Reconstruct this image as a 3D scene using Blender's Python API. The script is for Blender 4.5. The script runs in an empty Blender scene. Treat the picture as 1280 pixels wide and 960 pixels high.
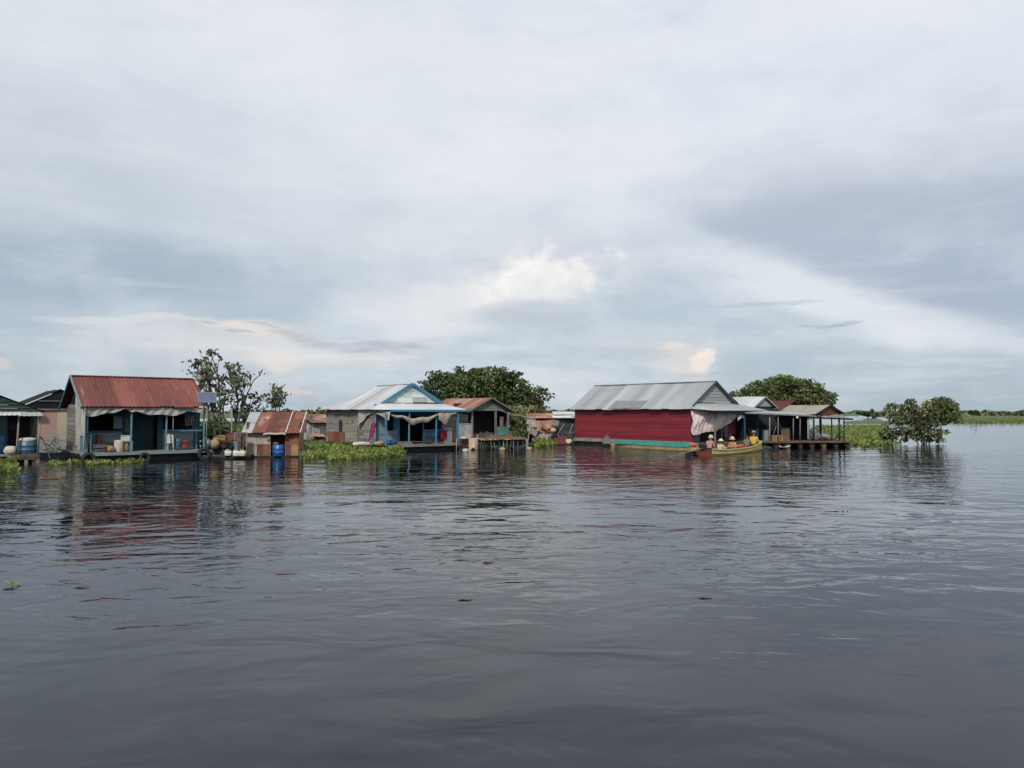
import bpy, bmesh, math, random
import numpy as np
from mathutils import Vector, Matrix
R = math.radians
rnd = random.Random(7)
SC = bpy.context.scene
COL = SC.collection
# ------------------------------------------------------------------ camera
EYE, F, PITCH = 2.5, 960.0, math.atan(35 / 960)
cd = bpy.data.cameras.new('camera'); cam = bpy.data.objects.new('camera', cd); COL.objects.link(cam)
cam.location = (0, 0, EYE); cam.rotation_euler = (math.pi / 2 + PITCH, 0, 0)
cd.sensor_width = 36; cd.lens = 36 * F / 1280; cd.clip_end = 12000; cd.clip_start = 0.1
SC.camera = cam
def W(u, v, d):
    """World point seen at photo pixel (u, v), d metres out."""
    a, t = (u - 640) / F, (480 - v) / F
    y = math.cos(PITCH) - math.sin(PITCH) * t; z = math.sin(PITCH) + math.cos(PITCH) * t
    return Vector((a / y * d, d, EYE + z / y * d))
def pix(p):
    y = p[1] * math.cos(PITCH) + (p[2] - EYE) * math.sin(PITCH)
    z = -p[1] * math.sin(PITCH) + (p[2] - EYE) * math.cos(PITCH)
    return 640 + F * p[0] / y, 480 - F * z / y
def ground_d(v): return EYE * F / (v - 515)

# ------------------------------------------------------------------ tagging
def tag(o, label=None, cat=None, group=None, kind=None):
    if label: o['label'] = label
    if cat: o['category'] = cat
    if group: o['group'] = group
    if kind: o['kind'] = kind
    return o
def empty(name, loc, rz=0, label=None, cat=None, group=None):
    o = bpy.data.objects.new(name, None); COL.objects.link(o)
    o.location = loc; o.rotation_euler = (0, 0, rz); o.empty_display_size = .2
    return tag(o, label, cat, group)

# ------------------------------------------------------------------ mesh builder
class MB:
    def __init__(s): s.v = []; s.f = []; s.a = []; s.sm = []
    def face(s, pts, var=.5, sm=False):
        n = len(s.v); s.v += [tuple(p) for p in pts]; s.f.append(tuple(range(n, n + len(pts)))); s.a.append(var); s.sm.append(sm); return s
    def _add(s, vs, fs, var=.5, sm=False):
        n = len(s.v); s.v += [tuple(p) for p in vs]
        for f in fs: s.f.append(tuple(i + n for i in f)); s.a.append(var); s.sm.append(sm)
        return s
    def box(s, x0, y0, z0, x1, y1, z1, var=.5):
        vs = [(x, y, z) for z in (z0, z1) for y in (y0, y1) for x in (x0, x1)]
        return s._add(vs, [(0, 2, 3, 1), (4, 5, 7, 6), (0, 1, 5, 4), (2, 6, 7, 3), (0, 4, 6, 2), (1, 3, 7, 5)], var)
    def obox(s, c, size, m=None, var=.5):
        m = m or Matrix.Identity(3); c = Vector(c); hx, hy, hz = [q / 2 for q in size]
        vs = [c + m @ Vector((x, y, z)) for z in (-hz, hz) for y in (-hy, hy) for x in (-hx, hx)]
        return s._add(vs, [(0, 2, 3, 1), (4, 5, 7, 6), (0, 1, 5, 4), (2, 6, 7, 3), (0, 4, 6, 2), (1, 3, 7, 5)], var)
    def bar(s, p0, p1, w, h=None, var=.5, up=(0, 0, 1)):
        h = h or w; p0 = Vector(p0); p1 = Vector(p1); d = (p1 - p0).normalized(); up = Vector(up)
        if abs(d.dot(up)) > .95: up = Vector((0, 1, 0))
        r = d.cross(up).normalized(); q = r.cross(d)
        vs = [p + r * a * w / 2 + q * b * h / 2 for p in (p0, p1) for a, b in ((-1, -1), (1, -1), (1, 1), (-1, 1))]
        return s._add(vs, [(3, 2, 1, 0), (4, 5, 6, 7), (0, 1, 5, 4), (1, 2, 6, 5), (2, 3, 7, 6), (3, 0, 4, 7)], var)
    def tube(s, pts, r, n=7, var=.5):
        pts = [Vector(p) for p in pts]; k = len(pts)
        rs = r if isinstance(r, (list, tuple)) else [r] * k
        vs = []; ref = Vector((.31, .87, .4)).normalized()
        for i, p in enumerate(pts):
            d = (pts[min(i + 1, k - 1)] - pts[max(i - 1, 0)]).normalized()
            a = d.cross(ref).normalized(); b = d.cross(a)
            vs += [p + (a * math.cos(t) + b * math.sin(t)) * rs[i] for t in (2 * math.pi * j / n for j in range(n))]
        fs = [(i * n + j, i * n + (j + 1) % n, (i + 1) * n + (j + 1) % n, (i + 1) * n + j) for i in range(k - 1) for j in range(n)]
        s._add(vs, fs, var, True)
        m = len(s.v) - len(vs)
        s.f += [tuple(m + j for j in reversed(range(n))), tuple(m + (k - 1) * n + j for j in range(n))]; s.a += [var] * 2; s.sm += [False] * 2
        return s
    def lathe(s, prof, c=(0, 0, 0), n=16, var=.5, m=None, sm=True):
        c = Vector(c); m = m or Matrix.Identity(3)
        vs = [c + m @ Vector((r * math.cos(2 * math.pi * j / n), r * math.sin(2 * math.pi * j / n), z)) for r, z in prof for j in range(n)]
        fs = [(i * n + j, i * n + (j + 1) % n, (i + 1) * n + (j + 1) % n, (i + 1) * n + j) for i in range(len(prof) - 1) for j in range(n)]
        return s._add(vs, fs, var, sm)
    def torus(s, c, R0, r, m=None, n=20, k=8, var=.5):
        m = m or Matrix.Identity(3); c = Vector(c)
        vs = [c + m @ Vector(((R0 + r * math.cos(b)) * math.cos(a), (R0 + r * math.cos(b)) * math.sin(a), r * math.sin(b)))
              for a in (2 * math.pi * i / n for i in range(n)) for b in (2 * math.pi * j / k for j in range(k))]
        return s._add(vs, [(i * k + j, ((i + 1) % n) * k + j, ((i + 1) % n) * k + (j + 1) % k, i * k + (j + 1) % k) for i in range(n) for j in range(k)], var, True)
    def grid(s, fn, nu, nv, var=.5, sm=True):
        vs = [fn(i / nu, j / nv) for j in range(nv + 1) for i in range(nu + 1)]
        w = nu + 1
        return s._add(vs, [(j * w + i, j * w + i + 1, (j + 1) * w + i + 1, (j + 1) * w + i) for j in range(nv) for i in range(nu)], var, sm)
    def sheet(s, o, u, v, pw=.8, pl=1.6, pitch=.16, amp=.014, jit=.5, seed=0, clip=None, sag=1.):
        """Overlapping corrugated sheets over the parallelogram o, o+u, o+u+v, o+v (v runs up the slope). clip(s_frac,t) -> end of u range at t (trapezoids)."""
        g = random.Random(seed); o = Vector(o); u = Vector(u); v = Vector(v); Lu, Lv = u.length, v.length
        n = u.cross(v).normalized()
        if n.z < -.01: n = -n
        nu = max(1, round(Lu / pw)); nv = max(1, round(Lv / pl))
        for b in range(nv):
            for a in range(nu):
                var = min(1, max(0, .5 + g.uniform(-jit, jit)))
                s0, s1 = a / nu, (a + 1) / nu + .02 * (a < nu - 1)
                t0, t1 = b / nv - (.03 if b else .006 * g.uniform(-2, 2)), (b + 1) / nv
                lift = .006 * (a % 2) + g.uniform(0, .016); tl = g.uniform(-.010, .016); en = g.uniform(-.05, .05) if b == 0 else 0; dn = g.uniform(0, .02)
                cols = max(4, int((s1 - s0) * Lu / pitch * 4))
                def fn(x, y, s0=s0, s1=s1, t0=t0, t1=t1, lift=lift, tl=tl, en=en, dn=dn):
                    t = t0 + (t1 - t0) * y + en / Lv * (1 - y); ss = s0 + (s1 - s0) * x
                    if clip:
                        lo, hi = clip(min(max(t, 0), 1)); ss = min(max(ss, lo), hi)
                    return o + u * ss + v * t + n * (amp * math.sin(2 * math.pi * ss * Lu / pitch) + lift + tl * x + (.012 if b else 0) * (1 - y) + .022 * sag * math.sin(ss * Lu * 1.1 + seed) * math.sin(t * Lv * 1.3 + seed * 2) - dn * sag * math.sin(3.14 * x) * math.sin(3.14 * y))
                s.grid(fn, cols, 4, var, True)
        return s
    def planks(s, o, u, v, n, out, th=.02, jit=.45, seed=0, gap=.0, lap=.012, split=0):
        """n boards stacked along v, each running along u, lapped towards out."""
        g = random.Random(seed); o = Vector(o); u = Vector(u); v = Vector(v); out = Vector(out).normalized()
        for i in range(n):
            parts = [(0, 1)]
            if split:
                cuts = sorted(g.uniform(.15, .85) for _ in range(split)); parts = list(zip([0] + cuts, cuts + [1]))
            for (p, q) in parts:
                var = min(1, max(0, .5 + g.uniform(-jit, jit)))
                v0 = v * (i / n); v1 = v * ((i + 1) / n - gap / v.length)
                a0 = o + u * p + v0; a1 = o + u * (q - .002) + v0; b0 = o + u * p + v1; b1 = o + u * (q - .002) + v1
                j = g.uniform(0, .006)
                vs = [a0, a1, b1, b0, a0 + out * (th + lap + j), a1 + out * (th + lap + j), b1 + out * (th + j), b0 + out * (th + j)]
                s._add(vs, [(0, 1, 2, 3), (4, 7, 6, 5), (0, 4, 5, 1), (2, 6, 7, 3), (1, 5, 6, 2), (0, 3, 7, 4)], var)
        return s
    def build(s, name, mat, parent=None, loc=None, rz=0):
        me = bpy.data.meshes.new(name); me.from_pydata(s.v, [], s.f)
        at = me.attributes.new('var', 'FLOAT', 'FACE'); at.data.foreach_set('value', s.a)
        me.polygons.foreach_set('use_smooth', s.sm)
        me.materials.append(mat); me.update()
        o = bpy.data.objects.new(name, me); COL.objects.link(o)
        if parent is not None: o.parent = parent
        if loc is not None: o.location = loc
        if rz: o.rotation_euler = (0, 0, rz)
        return o

# ------------------------------------------------------------------ materials
def rgba(c): return (c[0], c[1], c[2], 1)
def hexl(h):
    h = h.lstrip('#'); q = [int(h[i:i + 2], 16) / 255 for i in (0, 2, 4)]
    return tuple(x / 12.92 if x <= .04045 else ((x + .055) / 1.055) ** 2.4 for x in q)
def mat(name, c1, c2=None, sc=2., st=(1, 1, 1), rough=.8, metal=0., var=.35, spots=(), bump=0., bsc=25., spec=.3, sheen=0, trans=0.):
    m = bpy.data.materials.new(name); m.use_nodes = True; nt = m.node_tree; N = nt.nodes; L = nt.links
    b = N['Principled BSDF']; c2 = c2 or tuple(x * .75 for x in c1)
    tc = N.new('ShaderNodeTexCoord')
    def noise(scale, stretch, det=5):
        mp = N.new('ShaderNodeMapping'); mp.inputs['Scale'].default_value = [scale * q for q in stretch]
        mp.inputs['Location'].default_value = [rnd.uniform(0, 9) for _ in range(3)]
        L.new(tc.outputs['Object'], mp.inputs[0]); n = N.new('ShaderNodeTexNoise'); n.inputs['Scale'].default_value = 1
        n.inputs['Detail'].default_value = det; n.inputs['Roughness'].default_value = .6; L.new(mp.outputs[0], n.inputs[0]); return n.outputs[0]
    def mix(f, a, bb, bt='MIX'):
        x = N.new('ShaderNodeMix'); x.data_type = 'RGBA'; x.blend_type = bt
        for s_, val in ((x.inputs[0], f), (x.inputs[6], a), (x.inputs[7], bb)):
            if hasattr(val, 'is_linked'): L.new(val, s_)
            elif isinstance(val, (int, float)): s_.default_value = val
            else: s_.default_value = rgba(val)
        return x.outputs[2]
    def step(sock, lo, hi):
        r = N.new('ShaderNodeMapRange'); r.inputs[1].default_value = lo; r.inputs[2].default_value = hi; r.interpolation_type = 'SMOOTHSTEP'; L.new(sock, r.inputs[0]); return r.outputs[0]
    col = mix(step(noise(sc, st), .3, .7), c1, c2)
    for (c, lo, hi, s_, stretch) in spots: col = mix(step(noise(s_, stretch, 7), lo, hi), col, c)
    if var:
        at = N.new('ShaderNodeAttribute'); at.attribute_name = 'var'
        r = N.new('ShaderNodeMapRange'); r.inputs[3].default_value = 1 - var; r.inputs[4].default_value = 1 + var; L.new(at.outputs['Fac'], r.inputs[0])
        cc = N.new('ShaderNodeCombineColor')
        for i in range(3): L.new(r.outputs[0], cc.inputs[i])
        col = mix(1., col, cc.outputs[0], 'MULTIPLY')
    L.new(col, b.inputs['Base Color']); b.inputs['Roughness'].default_value = rough; b.inputs['Metallic'].default_value = metal
    b.inputs['Specular IOR Level'].default_value = spec
    if bump:
        bp = N.new('ShaderNodeBump'); bp.inputs['Strength'].default_value = bump; bp.inputs['Distance'].default_value = .02
        L.new(noise(bsc, (1, 1, 1)), bp.inputs['Height']); L.new(bp.outputs[0], b.inputs['Normal'])
    if trans:
        t = N.new('ShaderNodeBsdfTranslucent'); L.new(col, t.inputs[0]); x = N.new('ShaderNodeMixShader'); x.inputs[0].default_value = trans
        L.new(b.outputs[0], x.inputs[1]); L.new(t.outputs[0], x.inputs[2]); L.new(x.outputs[0], N['Material Output'].inputs[0])
    return m
# ------------------------------------------------------------------ world: sky + clouds, by direction
SUN_EL, SUN_AZ = R(42), R(192)      # azimuth clockwise from +Y: behind the viewer, to the left
wd = bpy.data.worlds.new('World'); SC.world = wd; wd.use_nodes = True
nt = wd.node_tree; N = nt.nodes; L = nt.links; N.clear()
class E:
    def __init__(s, o): s.o = o
    @staticmethod
    def m(op, *a, clamp=False):
        n = N.new('ShaderNodeMath'); n.operation = op; n.use_clamp = clamp
        for i, x in enumerate(a):
            if isinstance(x, E): L.new(x.o, n.inputs[i])
            else: n.inputs[i].default_value = x
        return E(n.outputs[0])
    def __add__(s, x): return E.m('ADD', s, x)
    def __radd__(s, x): return E.m('ADD', x, s)
    def __sub__(s, x): return E.m('SUBTRACT', s, x)
    def __rsub__(s, x): return E.m('SUBTRACT', x, s)
    def __mul__(s, x): return E.m('MULTIPLY', s, x)
    def __rmul__(s, x): return E.m('MULTIPLY', x, s)
    def __truediv__(s, x): return E.m('DIVIDE', s, x)
def sstep(x, lo, hi):
    r = N.new('ShaderNodeMapRange'); r.interpolation_type = 'SMOOTHSTEP'; r.inputs[1].default_value = lo; r.inputs[2].default_value = hi; L.new(x.o, r.inputs[0]); return E(r.outputs[0])
def vec(x, y, z):
    c = N.new('ShaderNodeCombineXYZ')
    for i, q in enumerate((x, y, z)):
        if isinstance(q, E): L.new(q.o, c.inputs[i])
        else: c.inputs[i].default_value = q
    return c.outputs[0]
def wnoise(v, scale, det=4, rough=.5, dist=0):
    n = N.new('ShaderNodeTexNoise'); n.inputs['Scale'].default_value = scale; n.inputs['Detail'].default_value = det
    n.inputs['Roughness'].default_value = rough; n.inputs['Distortion'].default_value = dist; L.new(v, n.inputs[0]); return E(n.outputs[0])
def mixc(f, a, b):
    x = N.new('ShaderNodeMix'); x.data_type = 'RGBA'
    for s_, val in ((x.inputs[0], f), (x.inputs[6], a), (x.inputs[7], b)):
        if isinstance(val, E): L.new(val.o, s_)
        elif isinstance(val, (int, float)): s_.default_value = val
        else: s_.default_value = rgba(val)
    return E(x.outputs[2])
tc = N.new('ShaderNodeTexCoord'); sp = N.new('ShaderNodeSeparateXYZ'); L.new(tc.outputs['Generated'], sp.inputs[0])
DX, DY, DZ = (E(sp.outputs[i]) for i in range(3))
AZ = E.m('ARCTAN2', DX, DY); EL = E.m('ARCSINE', DZ)
P = vec(AZ, EL * 1.0, 0.)
# soft warp so that no blob keeps a clean edge
wv = vec(AZ * 1.0, EL * 2.2, 3.1)
w1 = wnoise(wv, 3.2, 6, .55) - .5; w2 = wnoise(vec(AZ, EL * 2.2, 9.7), 3.2, 6, .55) - .5
fine = wnoise(vec(AZ, EL * 1.8, 1.3), 13, 7, .6) - .5
puff = wnoise(vec(AZ, EL * 1.15, 5.3), 26, 6, .55) - .5
A2 = AZ + w1 * .16; E2 = EL + w2 * .085
def blob(u, v, su, sv, rot=0., warp=1.):
    """Gaussian around photo pixel (u, v), sizes in photo pixels, as a patch of sky directions."""
    a0 = math.atan((u - 640) / F); e0 = math.atan((515 - v) / F * math.cos(a0))
    x = ((A2 if warp else AZ) - a0) * F; y = ((E2 if warp else EL) - e0) * F
    if rot:
        c, s_ = math.cos(R(rot)), math.sin(R(rot)); x, y = x * c + y * s_, y * c - x * s_
    x = x * (1 / su); y = y * (1 / sv)
    return E.m('EXPONENT', (x * x + y * y) * -1.0)
sky = N.new('ShaderNodeTexSky'); sky.sky_type = 'NISHITA'; sky.sun_disc = False; sky.sun_elevation = SUN_EL; sky.sun_rotation = SUN_AZ
sk = N.new('ShaderNodeVectorMath'); sk.operation = 'SCALE'; L.new(sky.outputs[0], sk.inputs[0]); sk.inputs[3].default_value = .09
# base cloud sheet: blue grey at the horizon to pale grey overhead
cr = N.new('ShaderNodeValToRGB'); L.new((EL / 1.5708).o, cr.inputs[0]); e = cr.color_ramp.elements
stops = [(0., 'a3b3bf'), (.03, 'a9b9c6'), (.07, 'b0bfcb'), (.12, 'c0cbd6'), (.18, 'd0d8e1'), (.28, 'dde2ea'), (.36, 'dfe4ed'), (.6, 'c6d0df'), (1., 'b8c4d6')]
e[0].position, e[0].color = stops[0][0], rgba(hexl(stops[0][1])); e[1].position, e[1].color = stops[-1][0], rgba(hexl(stops[-1][1]))
for p_, c_ in stops[1:-1]:
    q = e.new(p_); q.color = rgba(hexl(c_))
C = mixc(.90, E(sk.outputs[0]), E(cr.outputs[0]))
def put(mask, amt, colr):
    global C
    C = mixc(E.m('MULTIPLY', mask, amt, clamp=True), C, hexl(colr))
def gs(b, ex, lo, hi):
    return sstep(b + ex, lo, hi) * sstep(b, .04, .28)
def line(u0, v0, u1, v1):
    """Signed distance in photo pixels above the line through two sky directions."""
    a0, a1 = math.atan((u0 - 640) / F), math.atan((u1 - 640) / F); e0, e1 = math.atan((515 - v0) / F * math.cos(a0)), math.atan((515 - v1) / F * math.cos(a1))
    t = math.atan2(e1 - e0, a1 - a0)
    return ((EL + w2 * .05 - e0) * math.cos(t) - (AZ + w1 * .06 - a0) * math.sin(t)) * F
rag = wnoise(vec(AZ, EL * 3.2, 2.2), 9, 9, .62) - .5         # ragged, stretched along the horizon
streak = wnoise(vec(AZ * .5, EL * 4.5, 7.7), 8, 8, .6) - .5
knob = wnoise(vec(AZ, EL * 1.05, 5.3), 30, 9, .6, .3) - .5   # cauliflower tops
# broad light and dark zones
big = wnoise(vec(AZ, EL * 2.4, 21.), 2.6, 8, .55)
put(sstep(big, .46, .72), .5, 'e8ecf2'); put(sstep(big, .50, .26), .42, 'bfc9d5')
put(blob(600, 190, 330, 100), .7, 'e5e8ed')
put(blob(330, 60, 260, 60), .4, 'e4e8ee')
put(blob(1000, 80, 360, 110), .6, 'e1e6ef')
put(blob(20, 190, 230, 110), .45, 'b4bfcb')
put(sstep(blob(110, 340, 250, 46, 3) + streak * .7, .25, .85), .8, 'a2b2c2')
put(sstep(blob(420, 355, 200, 40) + streak * .5, .3, .9), .35, 'b3c0cd')
put(gs(blob(560, 300, 230, 26), rag * .4, .2, .9), .5, 'd8dce2')
# dark slab on the right, soft on top, with a crisp pale lip below
lower = line(885, 292, 1215, 412)
put(gs(blob(1050, 372, 200, 36, -17), rag * .5, .2, .8), .95, 'dbe0e7')
put(gs(blob(980, 325, 90, 26, -22), rag * .3, .3, .9), .5, 'dadfe5')
slab = gs(blob(1150, 296, 310, 98, -6), rag * .25 + fine * .15, .12, .72) * sstep(lower + rag * 45., -6., 26.)
put(slab, .88, 'acb7c9')
put(gs(blob(1240, 345, 130, 60, -10), rag * .3, .3, .9) * sstep(lower + rag * 55., -20., 40.), .45, 'a2b0c6')
put(blob(1010, 200, 170, 24, -4), .45, 'dcdfe7')
put(sstep(blob(850, 400, 120, 30) + streak * .6, .3, .9), .6, 'b0c0cf')
put(sstep(blob(1170, 450, 220, 24) + streak * .5, .2, .9), .4, 'a9b8c6')
# the bright cumulus in the middle
put(gs(blob(580, 372, 170, 46, 6), rag * .6, .2, .9), .75, 'd9dde2')
put(gs(blob(640, 362, 190, 50, 6), rag * .9 + knob * .4, .15, .95), .7, 'dde0e4')
c1 = gs(blob(664, 354, 112, 38, 8), knob * 1.2 + rag * .9, .22, .86)
put(c1, .8, 'e4e4e5'); put(gs(blob(555, 366, 70, 22, 12), knob * .8 + rag * .4, .4, .9), .6, 'dddddf')
put(gs(blob(670, 342, 100, 26, 10), knob * 1.9 + rag * .7, .34, .95), .85, 'f4f1ee'); put(gs(blob(745, 350, 30, 28), knob * 1.6, .5, .9), .7, 'f0ece8'); put(gs(blob(655, 338, 40, 9, 20), knob * 1.6, .4, .8), .7, 'f7f2ed')
put(gs(blob(655, 392, 110, 22), knob * .5 + rag * .4, .4, .95), .65, 'adbbc8')
# left banks: a thin pale edge, cream glow, a ragged dark bar
put(gs(blob(330, 430, 200, 30), rag * .7, .25, .9), .8, 'd6d6d7')
put(gs(blob(170, 404, 130, 7, 1), rag * .8, .35, .9), .7, 'd2d5d8')
put(gs(blob(165, 436, 80, 26), rag * .5, .3, .9), .4, 'c3c8d0')
put(gs(blob(300, 412, 66, 13), rag * 1.1, .3, .85), .85, 'e8dfd7')
put(gs(blob(350, 446, 50, 15), knob * 1.0 + rag * .6, .35, .85), .75, 'e2dad3')
put(gs(blob(415, 421, 110, 10, -3), rag * 1.9 + streak * .8, .38, .95), .75, 'a2b0be')
put(gs(blob(290, 420, 26, 3), rag * .8, .4, .7), .5, 'a2afbc')
put(gs(blob(320, 407, 30, 3, -4), rag * .8, .4, .7), .5, 'a5b1bd'); put(gs(blob(252, 409, 14, 3), rag * .6, .4, .7), .45, 'a8b3be')
put(gs(blob(430, 439, 95, 3, -2), rag * .8, .4, .8), .6, 'd9d8d7')
# right wisps and the lit tower over the red house
put(gs(blob(800, 428, 110, 18), rag * .6, .3, .9), .55, 'ccd1d7')
put(gs(blob(855, 455, 46, 20, -18), knob * 1.4 + rag * .6, .38, .78), .8, 'd9d2cd')
put(gs(blob(850, 455, 66, 24, -10), rag * .9, .2, .95), .6, 'd3d2d3')
put(gs(blob(872, 453, 20, 19, 0), knob * 2.2 + rag * .5, .36, .86), .9, 'ece1d8'); put(gs(blob(872, 446, 11, 9), knob * 2.0, .45, .95), .7, 'f2e6dc')
put(gs(blob(832, 438, 26, 5), knob * 1.4, .4, .8), .7, 'e6dbd2')
put(gs(blob(16, 462, 24, 11), knob * 1.4, .4, .8), .65, 'd3cccb')
put(gs(blob(378, 482, 24, 8), knob * 1.4, .4, .8), .65, 'd1cac9')
put(gs(blob(728, 480, 18, 9), knob * 1.2, .4, .8), .5, 'cbcfd4')
put(gs(blob(1000, 409, 38, 3, 2), rag * 1.3, .35, .95), .5, 'a5b1bf'); put(gs(blob(1042, 403, 26, 4, 10), rag * 1.3, .35, .95), .55, 'a0adbb')
put(gs(blob(950, 379, 80, 4, 3), rag * 1.0, .45, .85), .45, 'a9b5c2'); put(sstep(blob(1080, 444, 120, 5) + streak * .9, .45, .9), .4, 'c9d0d8')
put(sstep(blob(900, 466, 90, 5) + streak * .9, .45, .9), .35, 'aab5c0'); put(sstep(blob(690, 445, 190, 14) + streak * .6, .4, .9), .35, 'a9b9c7')
tex = wnoise(vec(AZ, EL * 2.0, 40.), 7, 9, .62)
C = mixc(sstep(tex, .45, .72) * .22, C, hexl('eceff3'))
C = mixc(sstep(tex, .5, .28) * .16, C, hexl('adb8c6'))
low = sstep(EL, .24, .02)
C = mixc(sstep(streak, .0, .22) * low * .28, C, hexl('dde1e6')); C = mixc(sstep(streak, .0, -.2) * low * .22, C, hexl('a4b3c2'))
C = mixc(sstep(streak, .02, .2) * .10, C, hexl('eceef0')); C = mixc(sstep(rag, -.02, -.2) * .10, C, hexl('a9b4c2'))
bg = N.new('ShaderNodeBackground'); L.new(C.o, bg.inputs[0]); bg.inputs[1].default_value = 1.06
wo = N.new('ShaderNodeOutputWorld'); L.new(bg.outputs[0], wo.inputs[0])
sl = bpy.data.lights.new('sun', 'SUN'); sl.energy = 3.0; sl.angle = R(7); sl.color = (1, .95, .87)
so = bpy.data.objects.new('sun', sl); COL.objects.link(so)
so.rotation_euler = (math.pi / 2 - SUN_EL, 0, math.pi - SUN_AZ + math.pi * 0)
# point the lamp from the sun's own direction
sd = Vector((math.sin(SUN_AZ) * math.cos(SUN_EL), math.cos(SUN_AZ) * math.cos(SUN_EL), math.sin(SUN_EL)))
so.rotation_euler = (-sd).to_track_quat('-Z', 'Y').to_euler()
so.location = sd * 50
vs_ = SC.view_settings; SC.display_settings.display_device = 'sRGB'; vs_.view_transform = 'Standard'; vs_.look = 'None'; vs_.gamma = 1; vs_.exposure = 0; vs_.use_curve_mapping = False
SC.render.engine = 'CYCLES'; SC.cycles.max_bounces = 6; SC.cycles.use_denoising = True; SC.cycles.caustics_reflective = False; SC.cycles.caustics_refractive = False
SC.cycles.sample_clamp_indirect = 6

# ------------------------------------------------------------------ water
def water_material():
    m = bpy.data.materials.new('dark lake water'); m.use_nodes = True; nt = m.node_tree; N = nt.nodes; L = nt.links
    b = N['Principled BSDF']; b.inputs['Base Color'].default_value = (.0036, .0070, .0125, 1); b.inputs['Roughness'].default_value = .006
    b.inputs['IOR'].default_value = 1.31; b.inputs['Specular IOR Level'].default_value = .5
    geo = N.new('ShaderNodeNewGeometry')
    def noise(scale, sx, sy, rot, det=2, rough=.45, dist=.0, z=0.):
        mp = N.new('ShaderNodeMapping'); mp.inputs['Rotation'].default_value = (0, 0, R(rot)); mp.inputs['Scale'].default_value = (sx, sy, 1); mp.inputs['Location'].default_value = (z, z * 1.7, z)
        L.new(geo.outputs['Position'], mp.inputs[0]); n = N.new('ShaderNodeTexNoise'); n.inputs['Scale'].default_value = scale
        n.inputs['Detail'].default_value = det; n.inputs['Roughness'].default_value = rough; n.inputs['Distortion'].default_value = dist; L.new(mp.outputs[0], n.inputs[0]); return n.outputs[0]
    def M_(op, a, bb):
        n = N.new('ShaderNodeMath'); n.operation = op
        for i, q in enumerate((a, bb)):
            if isinstance(q, (int, float)): n.inputs[i].default_value = q
            else: L.new(q, n.inputs[i])
        return n.outputs[0]
    def step(x, lo, hi, a=0., bb=1.):
        r = N.new('ShaderNodeMapRange'); r.interpolation_type = 'SMOOTHSTEP'; r.inputs[1].default_value = lo; r.inputs[2].default_value = hi; r.inputs[3].default_value = a; r.inputs[4].default_value = bb; L.new(x, r.inputs[0]); return r.outputs[0]
    swell = noise(.50, .85, 1.2, 14, 2, .4, .6)             # long soft undulation
    chop = noise(.90, .82, 1.3, -14, 2, .45, 1.0, 4.)         # crests a few metres long
    rip = noise(2.0, .62, 1.25, 7, 2, .5, 1.0, 9.)          # short ripples, in patches
    patch = step(noise(.075, .6, 1.5, 20, 4, .55, 0, 30.), .38, .60, .12, 1.)
    sp = N.new('ShaderNodeSeparateXYZ'); L.new(geo.outputs['Position'], sp.inputs[0])
    lee = M_('ADD', sp.outputs[1], M_('MULTIPLY', noise(.12, 1, 1, 0, 3, .5, 0, 50.), 9.))
    far = step(lee, 11., 27., .58, 1.); mid = step(lee, 7., 20., .30, 1.)
    h = M_('MULTIPLY', swell, WAVE[0])
    h = M_('ADD', h, M_('MULTIPLY', M_('MULTIPLY', chop, WAVE[1]), M_('MULTIPLY', step(patch, 0, 1, .45, 1.), far)))
    h = M_('ADD', h, M_('MULTIPLY', M_('MULTIPLY', rip, WAVE[2]), M_('MULTIPLY', patch, mid)))
    fine_ = noise(6.5, .8, 1.2, 25, 3, .5, .6, 14.)
    h = M_('ADD', h, M_('MULTIPLY', M_('MULTIPLY', fine_, .0024), patch))
    bp = N.new('ShaderNodeBump'); bp.inputs['Strength'].default_value = 1; bp.inputs['Distance'].default_value = 1.; L.new(h, bp.inputs['Height'])
    L.new(bp.outputs[0], b.inputs['Normal'])
    return m
WAVE = (.046, .048, .016)
mb = MB(); mb.face([(-6000, -60, 0), (6000, -60, 0), (6000, 9000, 0), (-6000, 9000, 0)])
tag(mb.build('water', water_material()), kind='structure')
# ------------------------------------------------------------------ shared materials
TIN = lambda n, a, b, **k: mat(n, a, b, **{**dict(sc=1.2, st=(1, .25, .25), rough=.55, metal=0.0, var=.22, spec=.4), **k})
m_rust_red = mat('oxide red tin', (.20, .070, .052), (.15, .052, .043), sc=1.1, st=(1, .3, .3), rough=.75, var=.24,
                 spots=[((.34, .24, .19), .60, .72, 2.6, (1.9, .16, .16)), ((.085, .040, .034), .55, .72, 1.1, (1.2, .4, .4)), ((.24, .115, .07), .6, .74, 1.7, (1, .3, .3))], spec=.25)
m_grey_tin = mat('grey tin', (.335, .35, .355), (.26, .275, .28), sc=.8, st=(.25, 1, .25), rough=.6, var=.16, spots=[((.29, .28, .265), .60, .75, 1.4, (.3, 1.2, .3))], spec=.35)
m_white_tin = mat('pale tin', (.50, .51, .51), (.38, .385, .39), sc=1., st=(.3, 1, .3), rough=.5, var=.2, spots=[((.28, .25, .23), .62, .78, 1.3, (.5, 1, .5))], spec=.4)
m_rust_tin = mat('rusted tin', (.23, .092, .058), (.14, .060, .045), sc=1.6, st=(1, .3, .3), rough=.85, var=.32,
                 spots=[((.36, .30, .25), .60, .72, 1.5, (1.2, .4, .4)), ((.085, .045, .04), .62, .8, 2.2, (1, .6, .6))], spec=.2)
m_brown_tin = mat('brown weathered tin', (.25, .115, .078), (.32, .195, .145), sc=1.5, st=(.35, 1.2, .35), rough=.8, var=.28, spots=[((.14, .066, .05), .58, .75, 2.0, (.5, 1.5, .5))], spec=.2)
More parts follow.
